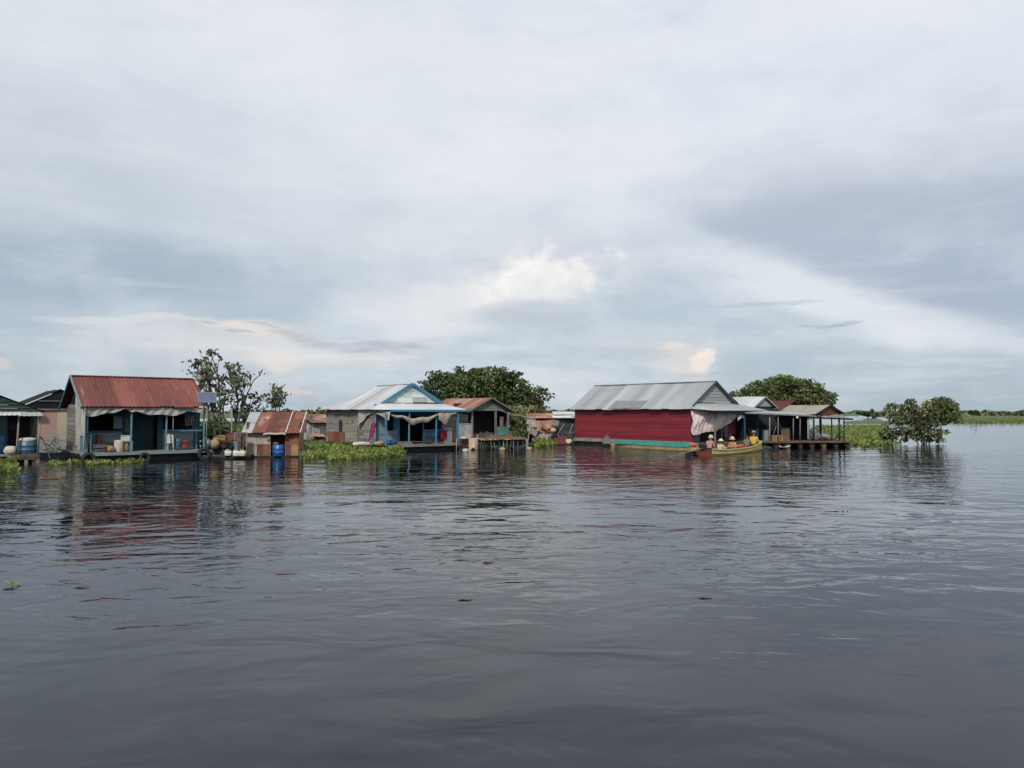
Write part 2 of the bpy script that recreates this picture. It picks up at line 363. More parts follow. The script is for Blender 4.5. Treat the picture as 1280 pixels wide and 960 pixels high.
m_tan_tin = mat('tan tin', (.30, .27, .22), (.25, .225, .185), sc=1., st=(.35, 1, .35), rough=.75, var=.12, spec=.2)
m_maroon_tin = mat('maroon tin', (.115, .035, .034), (.085, .030, .03), sc=1.4, rough=.75, var=.15, spec=.2)
m_green_tin = mat('green siding', (.030, .060, .042), (.022, .045, .034), sc=1.5, st=(.3, 1, 1), rough=.7, var=.3, spec=.25)
m_greygreen = mat('grey green board', (.135, .17, .145), (.10, .13, .115), sc=1.5, st=(.4, 1, 1), rough=.8, var=.25)
m_black_tin = mat('near black tin', (.016, .016, .019), (.012, .012, .014), rough=.75, var=.25, spec=.2)
m_lightblue = mat('light blue paint', (.12, .25, .31), (.09, .20, .26), sc=4, rough=.6, var=.15, spots=[((.25, .33, .35), .62, .75, 5, (1, 1, 1))])
m_blue = mat('blue paint', (.050, .22, .36), (.042, .175, .29), sc=3, rough=.6, var=.15, spots=[((.16, .27, .33), .64, .76, 5, (1, 1, 1))])
m_darkblue = mat('dark blue paint', (.02, .10, .20), (.016, .07, .15), sc=3, rough=.65, var=.15)
m_teal_dark = mat('dark teal boards', (.032, .080, .098), (.024, .06, .075), sc=3, st=(1, 1, .3), rough=.8, var=.35)
m_greyblue = mat('grey blue boards', (.20, .26, .28), (.145, .19, .21), sc=3, st=(.3, 1, 1.5), rough=.8, var=.22, spots=[((.14, .12, .1), .6, .75, 3, (.6, 1, 1))])
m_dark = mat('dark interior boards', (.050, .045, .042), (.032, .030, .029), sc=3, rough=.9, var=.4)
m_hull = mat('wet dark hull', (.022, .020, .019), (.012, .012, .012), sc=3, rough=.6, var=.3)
m_wood = mat('grey weathered wood', (.24, .228, .21), (.14, .132, .12), sc=2.5, st=(1, 1, 3), rough=.9, var=.32, spots=[((.28, .26, .235), .6, .78, 3, (.5, 1, 3))])
m_wood_b = mat('brown wood', (.15, .095, .062), (.085, .055, .04), sc=3, rough=.9, var=.35)
m_pole = mat('bleached pole', (.30, .27, .22), (.20, .17, .135), sc=3, st=(2, 2, .5), rough=.9, var=.3)
m_red = mat('red painted boards', (.215, .021, .031), (.155, .016, .024), sc=1.1, st=(1, .35, 2.5), rough=.62, var=.28,
            spots=[((.27, .075, .07), .62, .8, 1.6, (1, .35, 5)), ((.095, .016, .02), .60, .78, 1.3, (1, .4, 4)), ((.15, .05, .045), .66, .76, 2.2, (1, 2.2, .5))], spec=.3)
m_tarp = mat('grey tarpaulin', (.42, .41, .37), (.27, .265, .24), sc=2.2, st=(1.2, 1.2, .5), rough=.6, var=.1, spots=[((.15, .13, .11), .62, .8, 2.5, (1, 1, .5))], trans=.12)
m_cream = mat('cream tarpaulin', (.42, .37, .29), (.29, .25, .20), sc=2.2, rough=.65, var=.1, trans=.12)
m_pink = mat('pink tarpaulin', (.76, .64, .61), (.66, .52, .50), sc=1.6, rough=.45, var=.1, spots=[((.34, .12, .13), .56, .66, 6, (1, 1, 1))], spec=.5, trans=.1)
m_pinkwall = mat('pink plaster', (.40, .255, .215), (.36, .23, .20), sc=1., rough=.9, var=.1)
m_beigewall = mat('beige plaster', (.44, .38, .28), (.38, .33, .25), sc=1., rough=.9, var=.1)
m_bluebarrel = mat('blue plastic', (.018, .095, .30), (.016, .08, .25), sc=2, rough=.4, var=.1, spec=.5)
m_steelbarrel = mat('steel blue plastic', (.040, .115, .19), (.035, .095, .16), sc=2, rough=.45, var=.1, spec=.5)
m_white = mat('white plastic', (.62, .61, .57), (.52, .50, .45), sc=3, rough=.5, var=.15)
m_offwhite = mat('off white cloth', (.55, .49, .43), (.40, .34, .30), sc=6, rough=.9, var=.15)
m_creamcloth = mat('cream cloth', (.55, .44, .29), (.43, .34, .23), sc=4, rough=.9, var=.1)
m_rubber = mat('tyre rubber', (.028, .027, .027), (.018, .018, .018), sc=5, rough=.75, var=.1, spots=[((.07, .06, .05), .6, .8, 4, (1, 1, 1))])
m_yellow = mat('yellow paint', (.66, .54, .22), (.54, .43, .17), sc=2, st=(.5, 1, 2), rough=.55, var=.12, spots=[((.24, .16, .08), .54, .72, 2.8, (.4, 1, 2.4))])
m_tanhull = mat('tan boat paint', (.48, .36, .18), (.33, .22, .11), sc=2.2, rough=.65, var=.15, spots=[((.12, .075, .05), .57, .72, 2.6, (.4, 1, 2))])
m_turq = mat('turquoise paint', (.065, .34, .29), (.055, .25, .225), sc=2, rough=.6, var=.12, spots=[((.16, .17, .13), .58, .74, 3.2, (.5, 1, 2))])
m_boatgreen = mat('green paint', (.10, .20, .07), (.075, .15, .06), sc=3, rough=.6, var=.15)
m_redbrown = mat('red brown tone', (.16, .045, .025), (.10, .03, .02), sc=3, rough=.65, var=.2)
m_orange = mat('orange plastic', (.50, .12, .06), (.40, .09, .05), sc=3, rough=.45, var=.1)
m_yplastic = mat('amber plastic', (.30, .19, .07), (.20, .12, .05), sc=5, rough=.55, var=.25)
m_tan = mat('tan pottery', (.36, .26, .16), (.27, .19, .12), sc=3, rough=.7, var=.15)
m_magenta = mat('magenta cloth', (.30, .022, .10), (.20, .016, .07), sc=4, rough=.9, var=.1)
m_redcloth = mat('red cloth', (.30, .03, .04), (.20, .02, .03), sc=4, rough=.9, var=.1)
m_purple = mat('plum pink cloth', (.23, .070, .13), (.17, .05, .10), sc=4, st=(2, 2, .4), rough=.9, var=.1)
m_pinkcloth = mat('faded pink cloth', (.42, .22, .22), (.33, .16, .16), sc=6, rough=.9, var=.1)
m_greycloth = mat('grey brown cloth', (.19, .155, .14), (.11, .09, .085), sc=5, rough=.95, var=.2)
m_skin = mat('brown skin', (.23, .125, .08), (.20, .105, .07), sc=5, rough=.6, var=0)
m_hair = mat('black hair', (.012, .010, .009), rough=.6, var=0)
m_straw = mat('straw hat', (.52, .42, .25), (.42, .33, .19), sc=9, rough=.9, var=0)
m_whitehat = mat('pale cloth hat', (.62, .57, .47), (.5, .45, .37), sc=7, rough=.9, var=0)
m_metal = mat('dull metal', (.25, .25, .26), (.15, .15, .16), sc=4, rough=.45, metal=.6, var=.1)
m_black = mat('plain black', (.015, .015, .016), rough=.5, var=0)
m_net = mat('brown fishing net', (.17, .095, .05), (.085, .05, .032), sc=7, rough=.95, var=.4, bump=1, bsc=30)
m_netgrey = mat('grey fishing net', (.20, .20, .195), (.09, .09, .09), sc=9, rough=.95, var=.3, spots=[((.42, .42, .40), .62, .7, 14, (1, 1, 1))], bump=1, bsc=30)
m_solar = mat('blue grey solar cells', (.10, .125, .19), (.085, .105, .165), sc=2, rough=.25, var=.08, spec=.6)
m_greenplastic = mat('green plastic', (.10, .33, .17), (.08, .26, .14), sc=3, rough=.5, var=.1)
m_bulb = mat('white glass', (.75, .75, .72), rough=.3, var=0)
LEAF = lambda n, a, b, tr=.25, var=.5: mat(n, a, b, sc=.55, rough=.55, var=var, spec=.3, trans=tr)
m_leaf_dark = LEAF('dark green leaf', (.060, .094, .034), (.088, .116, .040))
m_leaf_mid = LEAF('mid green leaf', (.088, .135, .040), (.125, .155, .048))
m_leaf_olive = LEAF('olive leaf', (.14, .155, .062), (.18, .16, .075))
m_leaf_dull = LEAF('dull grey green leaf', (.10, .115, .066), (.125, .135, .072))
m_leaf_marsh = LEAF('grey green marsh leaf', (.135, .17, .075), (.18, .20, .09))
m_leaf_brown = LEAF('dry brown leaf', (.13, .075, .035), (.10, .07, .035))
m_hya = LEAF('hyacinth leaf', (.17, .235, .055), (.26, .29, .085), .35)
m_grass = LEAF('marsh grass blade', (.12, .17, .045), (.16, .19, .06), .3)
m_marsh = mat('marsh ground', (.070, .105, .030), (.095, .13, .045), sc=.05, st=(1, .6, 1), rough=.95, var=0, spots=[((.05, .07, .025), .55, .7, .12, (1, .4, 1)), ((.16, .17, .07), .62, .8, .08, (1, .3, 1))])
m_bark = mat('grey bark', (.10, .085, .068), (.06, .05, .042), sc=6, st=(1, 1, .4), rough=.95, var=.2)

# ------------------------------------------------------------------ foliage
def leaf_mesh(name, pts, size, mtl, parent=None, seed=0, aspect=1.7, var=None, flat=0., fold=.25, up=None, spread=.35):
    """One small folded leaf-sized face pair per point."""
    g = np.random.default_rng(seed); n = len(pts); pts = np.asarray(pts, float)
    d = g.normal(size=(n, 3)); d[:, 2] *= 1 - flat
    if up is not None: d = d * spread + np.asarray(up)
    d /= np.linalg.norm(d, axis=1)[:, None]
    q = g.normal(size=(n, 3)); r = np.cross(d, q); r /= np.linalg.norm(r, axis=1)[:, None]; nn = np.cross(r, d)
    s = size * g.uniform(.6, 1.35, n)[:, None]
    L_, Wd = d * s * aspect * .5, r * s * .5
    V = np.stack([pts - L_, pts + Wd * .9 - L_ * .1 + nn * s * fold * .5, pts + Wd * .6 + L_ * .6, pts + L_, pts - Wd * .6 + L_ * .6, pts - Wd * .9 - L_ * .1 + nn * s * fold * .5], 1).reshape(-1, 3)
    idx = np.arange(n)[:, None] * 6 + np.arange(6)[None]
    me = bpy.data.meshes.new(name); me.vertices.add(len(V)); me.vertices.foreach_set('co', V.ravel().astype(np.float32))
    me.loops.add(n * 6); me.loops.foreach_set('vertex_index', idx.ravel().astype(np.int32))
    me.polygons.add(n); me.polygons.foreach_set('loop_start', (np.arange(n) * 6).astype(np.int32))
    me.update(calc_edges=True); me.validate()
    at = me.attributes.new('var', 'FLOAT', 'FACE')
    vv = g.uniform(0, 1, n) if var is None else np.clip(np.asarray(var) + g.uniform(-.25, .25, n), 0, 1)
    at.data.foreach_set('value', vv.astype(np.float32))
    me.materials.append(mtl); o = bpy.data.objects.new(name, me); COL.objects.link(o)
    if parent is not None: o.parent = parent
    return o
def limb(mb, p, d, L_, r, g, depth, tips, bend=.35, up=.12, kids=(2, 4), shrink=.68):
    pts = [Vector(p)]; d = Vector(d).normalized(); rs = [r]; k = 4
    for i in range(k):
        d = (d + Vector((g.uniform(-1, 1), g.uniform(-1, 1), g.uniform(-.6, 1) + up)) * bend * .45).normalized()
        pts.append(pts[-1] + d * L_ / k); rs.append(r * (1 - .5 * (i + 1) / k))
    mb.tube(pts, rs, 6 if r > .03 else 4, .5)
    if depth == 0: tips.append((pts[-1], d)); return
    for j in range(g.randint(*kids)):
        a = g.choice(pts[2:]); dd = (d + Vector((g.uniform(-1, 1), g.uniform(-1, 1), g.uniform(-.35, .9))) * .95).normalized()
        limb(mb, a, dd, L_ * shrink * g.uniform(.8, 1.15), r * .55, g, depth - 1, tips, bend, up, kids, shrink)
    if depth > 1: tips.append((pts[-1], d))
def tree(name, base, label, cat, group, lobes, leaf, size, n, trunk_r=.2, trunk_h=1.5, seed=1, extra=None, depth=2, stems=1, stem_len=2., clump=.42, tipleaf=3):
    """lobes: (x, y, z, rx, ry, rz, density) ellipsoids relative to the base that the clumps fill."""
    g = random.Random(seed); ng = np.random.default_rng(seed)
    root = empty(name, base, 0, label, cat, group); mb = MB(); tips = []
    for s_ in range(stems):
        dx = (g.uniform(-1, 1) * .5, g.uniform(-1, 1) * .3, 1.) if stems > 1 else (.05, 0, 1)
        st = Vector((g.uniform(-.3, .3) * (stems > 1), g.uniform(-.2, .2) * (stems > 1), -.4))
        p = [st]; d = Vector(dx).normalized(); rs = [trunk_r * 1.25]
        for i in range(4):
            d = (d + Vector((g.uniform(-.2, .2), g.uniform(-.2, .2), .1))).normalized(); p.append(p[-1] + d * (trunk_h + .4) / 4); rs.append(trunk_r * (1 - .09 * i))
        mb.tube(p, rs, 9, .5)
        for l in lobes:
            if g.random() < 1.0 / stems + .25:
                c = Vector(l[:3]); dr = c - p[-1]; limb(mb, p[-1], dr + Vector((0, 0, .1)), dr.length * .52, trunk_r * .55, g, depth, tips, .3)
    mb.build('trunk', m_bark, root)
    tot = sum(l[3] * l[4] * l[5] * l[6] for l in lobes); P_, V_ = [], []
    for l in lobes:
        k = int(n * l[3] * l[4] * l[5] * l[6] / tot)
        nc = max(3, k // 44)
        dirs = ng.normal(size=(nc, 3)); dirs /= np.linalg.norm(dirs, axis=1)[:, None]
        rad = ng.uniform(.25, 1, nc) ** .5
        cc = np.array(l[:3]) + dirs * rad[:, None] * np.array(l[3:6])
        for c in cc:
            m_ = int(44 * ng.uniform(.4, 1.6)); sp_ = clump * ng.uniform(.8, 1.9)
            dd = ng.normal(size=(m_, 3)); dd *= (ng.uniform(0, 1, m_) ** .4 / np.linalg.norm(dd, axis=1))[:, None]; P_.append(c + dd * sp_ * np.array([1.15, 1.15, .62])); V_.append(np.full(m_, ng.uniform(.1, .9)))
    for t, d in tips:
        m_ = tipleaf
        if m_: P_.append(np.array(t) + ng.normal(size=(m_, 3)) * clump * .55); V_.append(np.full(m_, ng.uniform(.1, .9)))
    P_ = np.concatenate(P_); V_ = np.concatenate(V_); ok = P_[:, 2] > .05
    leaf_mesh('crown', P_[ok], size, leaf, root, seed, 1.7, V_[ok])
    if extra:
        for (mtl, cx, cy, cz, rr, k) in extra: leaf_mesh('accent_foliage', np.array([cx, cy, cz]) + np.clip(ng.normal(size=(k, 3)), -1.6, 1.6) * rr, size, mtl, root, seed + 5)  # leaf patches in lighter green, olive and dry brown
    return root
def loc2(u, d): p = W(u, 515, d); return (p.x, d, 0)

# big crowns behind the houses
s75 = 75 / F
tree('broadleaf_tree', loc2(607, 76), 'big dense dark green tree towering behind the brown roofed hut', 'tree', 'broadleaf trees behind the houses',
     [(-4.3, 0, 4.9, 2.2, 2.2, 1.55, 1), (-2.2, .3, 5.3, 2.2, 2.2, 1.6, 1), (.6, 0, 5.5, 2.2, 2.2, 1.5, 1), (2.6, 0, 4.9, 2.0, 2.0, 1.6, 1), (4.5, 0, 4.2, 1.6, 1.6, 1.5, .7),
      (-1, 0, 3.4, 3.6, 2, 1.5, .9), (3.1, -.4, 2.9, 2.5, 1.8, 1.4, .8), (5.5, 0, 3.4, .9, .9, .8, .5)], m_leaf_dark, .18, 19000, .28, 1.6, 3,
     extra=[(m_leaf_brown, .9, -1.9, 3.5, .5, 150), (m_leaf_brown, 4.6, -1.4, 3.2, .45, 110), (m_leaf_mid, -2.4, -1.9, 4.6, .9, 420), (m_leaf_mid, .4, -1.8, 5.0, .8, 320)])
tree('broadleaf_tree', loc2(978, 80), 'wide dome shaped green tree behind the grey and tan roofs', 'tree', 'broadleaf trees behind the houses',
     [(-3.9, 0, 3.9, 1.7, 1.8, .95, 1), (-1.9, 0, 4.7, 2.0, 2, 1.2, 1), (.2, 0, 5.1, 2.0, 2, 1.2, 1), (2.2, 0, 4.6, 1.9, 1.8, 1.2, 1), (3.9, 0, 3.9, 1.5, 1.4, 1.0, 1), (0, 0, 3.6, 4.9, 1.9, 1.0, 1), (1, 0, 2.6, 3.2, 1.5, 1.0, .7)],
     m_leaf_mid, .18, 18000, .28, 1.5, 8, extra=[(m_leaf_olive, 1.5, -1.5, 4.2, .7, 500), (m_leaf_olive, -2.2, -1.5, 4.0, .6, 350), (m_leaf_olive, 3.6, -1.2, 3.6, .45, 250)])
tree('shrub', loc2(660, 68), 'olive green shrub with brownish tips growing over the water beside the brown roofed hut', 'shrub', None,
     [(-.9, 0, 2.3, 1.5, 1.2, 1.1, 1), (.7, 0, 2.0, 1.3, 1.2, .9, 1), (0, 0, 1.0, 1.9, 1.2, .9, 1)], m_leaf_olive, .20, 2100, .09, .8, 12, stems=3,
     extra=[(m_leaf_brown, .8, -1, 2.2, .35, 60), (m_leaf_mid, .2, -1.1, .8, .7, 420)])
tree('shrub', loc2(397, 66), 'small dark green shrub peeking above the patchwork shack roof', 'shrub', None,
     [(0, 0, 2.0, 1.0, 1, .8, 1), (.9, 0, 1.9, .8, .8, .7, 1)], m_leaf_dark, .2, 800, .07, 1, 14, stems=2)
# airy trees by the solar panel: open limbs with separate leaf tufts
def airy(base, label, height, spread, seed, dirs, leaf, tip=16, r0=.11, size=.17):
    g = random.Random(seed); root = empty('sparse_tree', base, 0, label, 'tree', 'airy flooded trees by the tin shed'); mb = MB(); tips = []
    for (dx, dy, dz, ln) in dirs:
        limb(mb, (g.uniform(-.15, .15), g.uniform(-.15, .15), -.3), (dx, dy, dz), ln, r0, g, 2, tips, .42, .28, (4, 5), .48)
    mb.build('trunk', m_bark, root); ng = np.random.default_rng(seed); P_, V_ = [], []
    for t, d in tips:
        if t.z < height * .36: continue
        k = int(tip * ng.uniform(.4, 1.6)); P_.append(np.array(t) + ng.normal(size=(k, 3)) * np.array([.16, .16, .11])); V_.append(np.full(k, ng.uniform(.1, .9)))
    leaf_mesh('crown', np.concatenate(P_), size, leaf, root, seed, 1.9, np.concatenate(V_)); return root
airy(loc2(281, 50), 'tall airy tree with bare forking limbs and dark leaf tufts beside the solar panel', 6.6, 3, 22,
     [(-.80, 0, 1., 4.0), (-.38, .1, 1., 4.2), (.0, -.1, 1, 3.9), (.30, .1, 1., 3.7), (.5, 0, .8, 3.4)], m_leaf_dull, 9)
airy(loc2(318, 51), 'shorter spindly tree with thin leaf tufts rising behind the rusty tin shed', 4.6, 2, 31, [(.05, 0, 1, 2.5), (.35, .1, 1., 2.7), (.65, 0, .9, 2.8)], m_leaf_dull, 8, .06, .15)
tree('shrub', loc2(268, 48), 'dark leafy shrub behind the clutter raft and the blue porch post', 'shrub', 'green shrubs behind the clutter raft',
     [(-.3, 0, 1.1, .9, .8, .8, 1), (.2, 0, 1.7, .6, .6, .5, .8)], m_leaf_dark, .17, 900, .05, .5, 41, stems=3)
tree('shrub', loc2(293, 49.5), 'lighter green shrub against the marsh behind the amber crate', 'shrub', 'green shrubs behind the clutter raft',
     [(-.2, 0, .9, 1.0, .8, .8, 1), (.7, 0, .7, .8, .7, .6, 1)], m_leaf_mid, .17, 850, .05, .4, 43, stems=3)
tree('shrub', loc2(352, 60), 'low dark bush showing just above the rusty shed roof', 'shrub', 'green shrubs behind the clutter raft',
     [(-.6, 0, 2.0, .8, .7, .75, 1), (.5, 0, 1.8, 1.0, .7, .7, 1)], m_leaf_dark, .18, 850, .06, 1, 45, stems=3)
# the bush standing in open water
tree('flooded_bush', loc2(1152, 60), 'round many stemmed bush standing alone in open water with bare lower branches', 'bush', None,
     [(-2.1, 0, 2.45, 1.1, .9, .75, .8), (-.75, 0, 2.85, .95, .9, .7, .7), (1.45, 0, 2.9, 1.15, .95, .75, 1.4), (2.2, 0, 2.2, .85, .9, .8, 1.2), (1.0, 0, 2.1, .85, .9, .6, 1.1), (-2.7, 0, 1.0, 1.0, .7, .7, .9), (-1.2, 0, .8, 1.2, .7, .65, .9), (.4, 0, .6, 1.2, .7, .45, .8), (1.7, 0, .6, .9, .6, .45, .6), (-.3, 0, 1.6, 1.3, .7, .5, .5)],
     m_leaf_marsh, .15, 4300, .055, .25, 52, depth=2, stems=8, clump=.24, tipleaf=4,
     extra=[(m_leaf_brown, -.55, -.5, 2.4, .40, 120), (m_leaf_mid, 1.5, -.6, 2.6, .5, 300), (m_leaf_olive, 1.7, -.5, 3.0, .35, 170), (m_leaf_brown, 1.5, -.4, 3.2, .3, 50)])
# far bushes beyond the marsh
for i, (u, d, w, h, lab) in enumerate([(1086, 330, 9.5, 3.6, 'rounded dark bush on the far marsh just past the awning posts'), (1218, 420, 8, 3.6, 'tallest dark bush on the far bank near the flooded bush'),
        (1240, 430, 11, 2.9, 'low wide olive bush between two dark bushes on the far bank'), (1257, 440, 9, 2.4, 'low grey green bush tapering off along the far bank'), (1273, 420, 6, 2.6, 'small dark bush at the open end of the far bank'),
        (1176, 420, 7, 2.6, 'dim bush half hidden behind the flooded bush')]):
    b = loc2(u, d)
    tree('far_bush', b, lab, 'bush', 'bushes on the far bank', [(-w * .25, 0, h * .45, w * .3, 2, h * .42, 1), (w * .2, 0, h * .5, w * .32, 2, h * .42, 1), (0, 0, h * .6, w * .3, 2, h * .35, 1)], (m_leaf_dark, m_leaf_dark, m_leaf_olive, m_leaf_dull, m_leaf_dark, m_leaf_dull)[i], .9, 650, .2, 1., 60 + i, depth=0, clump=.5, tipleaf=0)

# ------------------------------------------------------------------ marsh, grass and hyacinth
def marsh(name, poly, nx, ny, h, seed):
    """A low bumpy sheet over the quad poly (near-left, near-right, far-right, far-left)."""
    g = np.random.default_rng(seed); mb = MB(); a, b, c, d = [Vector(p) for p in poly]; ph = g.uniform(0, 9, 12)
    def fn(x, y):
        e_ = min(x, 1 - x, y, 1 - y) * 8
        wob = (math.sin(x * 23 + ph[0]) + math.sin(x * 57 + ph[1]) * .6 + math.sin(x * 131 + ph[2]) * .4) * .02 * (1 if y < .5 else -1)
        p = a.lerp(b, x).lerp(d.lerp(c, x), y + wob * (y < .2 or y > .8))
        z = h * (.45 + .3 * math.sin(x * 61 + y * 13 + ph[3]) * math.sin(y * 47 + ph[4]) + .35 * g.random())
        return (p.x, p.y, -.05 + z * min(1, e_))
    mb.grid(fn, nx, ny); return tag(mb.build(name, m_marsh), kind='structure')
def q(u0, v0, u1, v1, u2, v2, u3, v3):
    return [tuple(W(u, v, ground_d(v))[:2]) + (0,) for u, v in ((u0, v0), (u1, v1), (u2, v2), (u3, v3))]
marsh('marsh', q(1196, 530, 1420, 528.5, 1420, 518, 1050, 518), 160, 40, .75, 1)
marsh('marsh', q(1050, 530, 1190, 530, 1200, 526.6, 1050, 526.6), 90, 14, .4, 2)
marsh('marsh', q(240, 545, 372, 541, 400, 527.0, 225, 527.0), 80, 40, .5, 3)
marsh('marsh', q(-80, 523, 420, 523, 500, 517.6, -150, 517.6), 160, 30, .9, 4)
marsh('marsh', q(630, 549, 715, 547, 722, 522, 640, 522), 60, 30, .55, 5)
marsh('marsh', q(640, 520.5, 1060, 520.5, 1150, 517.2, 640, 517.2), 120, 20, 1.0, 6)
# far tree belt on the horizon, one mass
ng = np.random.default_rng(5); pts = []
for (u0, u1, d, h, k) in [(-60, 480, 1500, 6.5, 2600), (640, 760, 1300, 8, 900), (1050, 1150, 1500, 4.5, 500), (1190, 1330, 1400, 5.5, 900)]:
    uu = ng.uniform(u0, u1, k); dd = d * ng.uniform(.95, 1.1, k); hh = h * (.55 + .45 * np.sin(uu * .21) * np.sin(uu * .057 + 1)) * ng.uniform(.1, 1, k)
    pts.append(np.stack([(uu - 640) / F * dd, dd, hh], 1))
tag(leaf_mesh('treeline', np.concatenate(pts), 4.2, m_leaf_dull, None, 6, 1.4), 'low hazy line of far trees along the horizon', 'treeline', kind='stuff')
def blades(name, pts, hgt, wid, mtl, seed, label, cat):
    g = np.random.default_rng(seed); n = len(pts); pts = np.asarray(pts, float); a = g.uniform(0, 6.28, n); h = hgt * g.uniform(.5, 1.3, n)
    dx = np.stack([np.cos(a), np.sin(a), np.zeros(n)], 1) * wid * .5; ln = g.normal(size=(n, 3)) * .28 * h[:, None]; ln[:, 2] = h
    V = np.stack([pts - dx, pts + dx, pts + dx * .5 + ln * .6, pts + ln + np.stack([ln[:, 0], ln[:, 1], -.1 * h], 1) * .5, pts - dx * .5 + ln * .6], 1).reshape(-1, 3)
    me = bpy.data.meshes.new(name); me.vertices.add(len(V)); me.vertices.foreach_set('co', V.ravel().astype(np.float32)); me.loops.add(n * 5)
    me.loops.foreach_set('vertex_index', np.arange(n * 5).astype(np.int32)); me.polygons.add(n); me.polygons.foreach_set('loop_start', (np.arange(n) * 5).astype(np.int32))
    me.update(calc_edges=True); at = me.attributes.new('var', 'FLOAT', 'FACE'); at.data.foreach_set('value', g.uniform(0, 1, n).astype(np.float32)); me.materials.append(mtl)
    o = bpy.data.objects.new(name, me); COL.objects.link(o); return tag(o, label, cat, kind='stuff')
def inquad(poly, n, g):
    a, b, c, d = [np.array(p[:2]) for p in poly]; x = g.uniform(0, 1, (n, 1)); y = g.uniform(0, 1, (n, 1)); p = (a * (1 - x) + b * x) * (1 - y) + (d * (1 - x) + c * x) * y
    return np.concatenate([p, np.zeros((n, 1))], 1)
g_ = np.random.default_rng(11)
blades('marsh_grass', inquad(q(240, 546, 375, 542, 380, 530, 245, 530), 7000, g_), .55, .06, m_grass, 12, 'tall green marsh grass behind the clutter raft and the shed', 'grass')
blades('marsh_grass', inquad(q(630, 549, 708, 548, 716, 528, 640, 528), 4500, g_), .6, .06, m_grass, 13, 'green marsh grass between the stake platform and the broken shack', 'grass')
blades('marsh_grass', inquad(q(1196, 530, 1420, 528.5, 1420, 521, 1100, 521), 9000, g_), .5, .35, m_grass, 14, 'long pale green grass along the far bank', 'grass')
def hyacinth(poly, n, label, seed, size=.14, ht=.28, wob=True):
    """A floating mat: tufts of leaf stalks, each tuft a rosette of round leaves over the water."""
    g = np.random.default_rng(seed); k = n // 9; a_, b_, c_, d_ = [np.array(p[:2]) for p in poly]; x = g.uniform(0, 1, (k * 2, 1)); y = g.uniform(0, 1, (k * 2, 1)); c = (a_ * (1 - x) + b_ * x) * (1 - y) + (d_ * (1 - x) + c_ * x) * y
    edge = np.minimum(np.minimum(x, 1 - x), np.minimum(y, 1 - y))[:, 0]; f = np.sin(c[:, 0] * 2.3 + seed) * np.sin(c[:, 1] * 1.7 + seed * 2) + .6 * np.sin(c[:, 0] * 5.1 + c[:, 1] * 1.3)
    keep = edge > .07 + .07 * f; keep &= f > -1.25 + .5 * g.uniform(-1, 1, k * 2); c = np.concatenate([c, np.zeros((k * 2, 1))], 1)[keep][:k]; k = len(c)
    c += g.normal(size=c.shape) * [.22, .22, 0]; hh = ht * g.uniform(.35, 1.15, k); P_, V_ = [], []
    for i in range(k):
        a = g.uniform(0, 6.28, 9); r = g.uniform(.02, .20, 9); z = hh[i] * g.uniform(.25, 1.1, 9)
        P_.append(np.stack([c[i, 0] + np.cos(a) * r, c[i, 1] + np.sin(a) * r, .01 + z], 1)); V_.append(np.full(9, g.uniform(.15, .85)))
    return tag(leaf_mesh('water_hyacinth', np.concatenate(P_), size, m_hya, None, seed, 1.35, np.concatenate(V_), up=(0, -.1, .75), spread=.55), label, 'water hyacinth', kind='stuff')
hyacinth(q(374, 577, 478, 575, 500, 563, 380, 553), 6800, 'bright green water hyacinth mat under the weathered plank wall', 71, .11, .32)
hyacinth(q(378, 575, 430, 573, 430, 560, 380, 555), 1500, 'taller hyacinth tufts crowding the plank wall corner', 72, .11, .5)
hyacinth(q(478, 572, 502, 571, 503, 565, 476, 566), 520, 'outer end of the hyacinth mat below the blue gabled porch', 73, .14, .42)
hyacinth(q(50, 583, 176, 580, 176, 576, 50, 578), 600, 'thin hyacinth fringe under the tyre of the red roofed house', 74, .11, .15)
hyacinth(q(-20, 594, 11, 592, 12, 580, -20, 580), 620, 'small hyacinth patch beside the wooden deck piles', 75, .14, .34)
hyacinth(q(1070, 560.5, 1112, 558.5, 1116, 532, 1010, 532), 12000, 'wide hyacinth field behind the awning posts reaching the flooded bush', 76, .17, .24)
hyacinth(q(1098, 557, 1122, 556, 1120, 551, 1098, 551), 420, 'low hyacinth edge at the foot of the flooded bush', 77, .16, .3)
hyacinth(q(664, 561, 690, 559, 690, 553, 664, 554), 420, 'weedy hyacinth tuft in front of the broken shack', 78, .15, .45)
# one loose plant and small drifting scraps in the open water
for i, (u, v, lab) in enumerate([(15, 730, 'single green hyacinth sprig drifting in open water')]):
    p = W(u, v, ground_d(v)); g = random.Random(3); vs = [(0, 0, .01)]; fs = []
    for k in range(9):
        a = k * .7 + g.uniform(-.2, .2); r = g.uniform(.07, .13); z = g.uniform(.01, .07); c, s_ = math.cos(a), math.sin(a); n = len(vs)
        vs += [(c * r * .5 - s_ * .012, s_ * r * .5 + c * .012, z * .6), (c * r * .75 - s_ * .04, s_ * r * .75 + c * .04, z), (c * r * 1.1, s_ * r * 1.1, z), (c * r * .75 + s_ * .04, s_ * r * .75 - c * .04, z), (c * r * .5 + s_ * .012, s_ * r * .5 - c * .012, z * .6)]; fs.append((0, n, n + 1, n + 2, n + 3, n + 4))
    mb = MB(); mb._add(vs, fs, .6); tag(mb.build('hyacinth_plant', m_hya, None, (p.x, p.y, 0)), lab, 'plant')
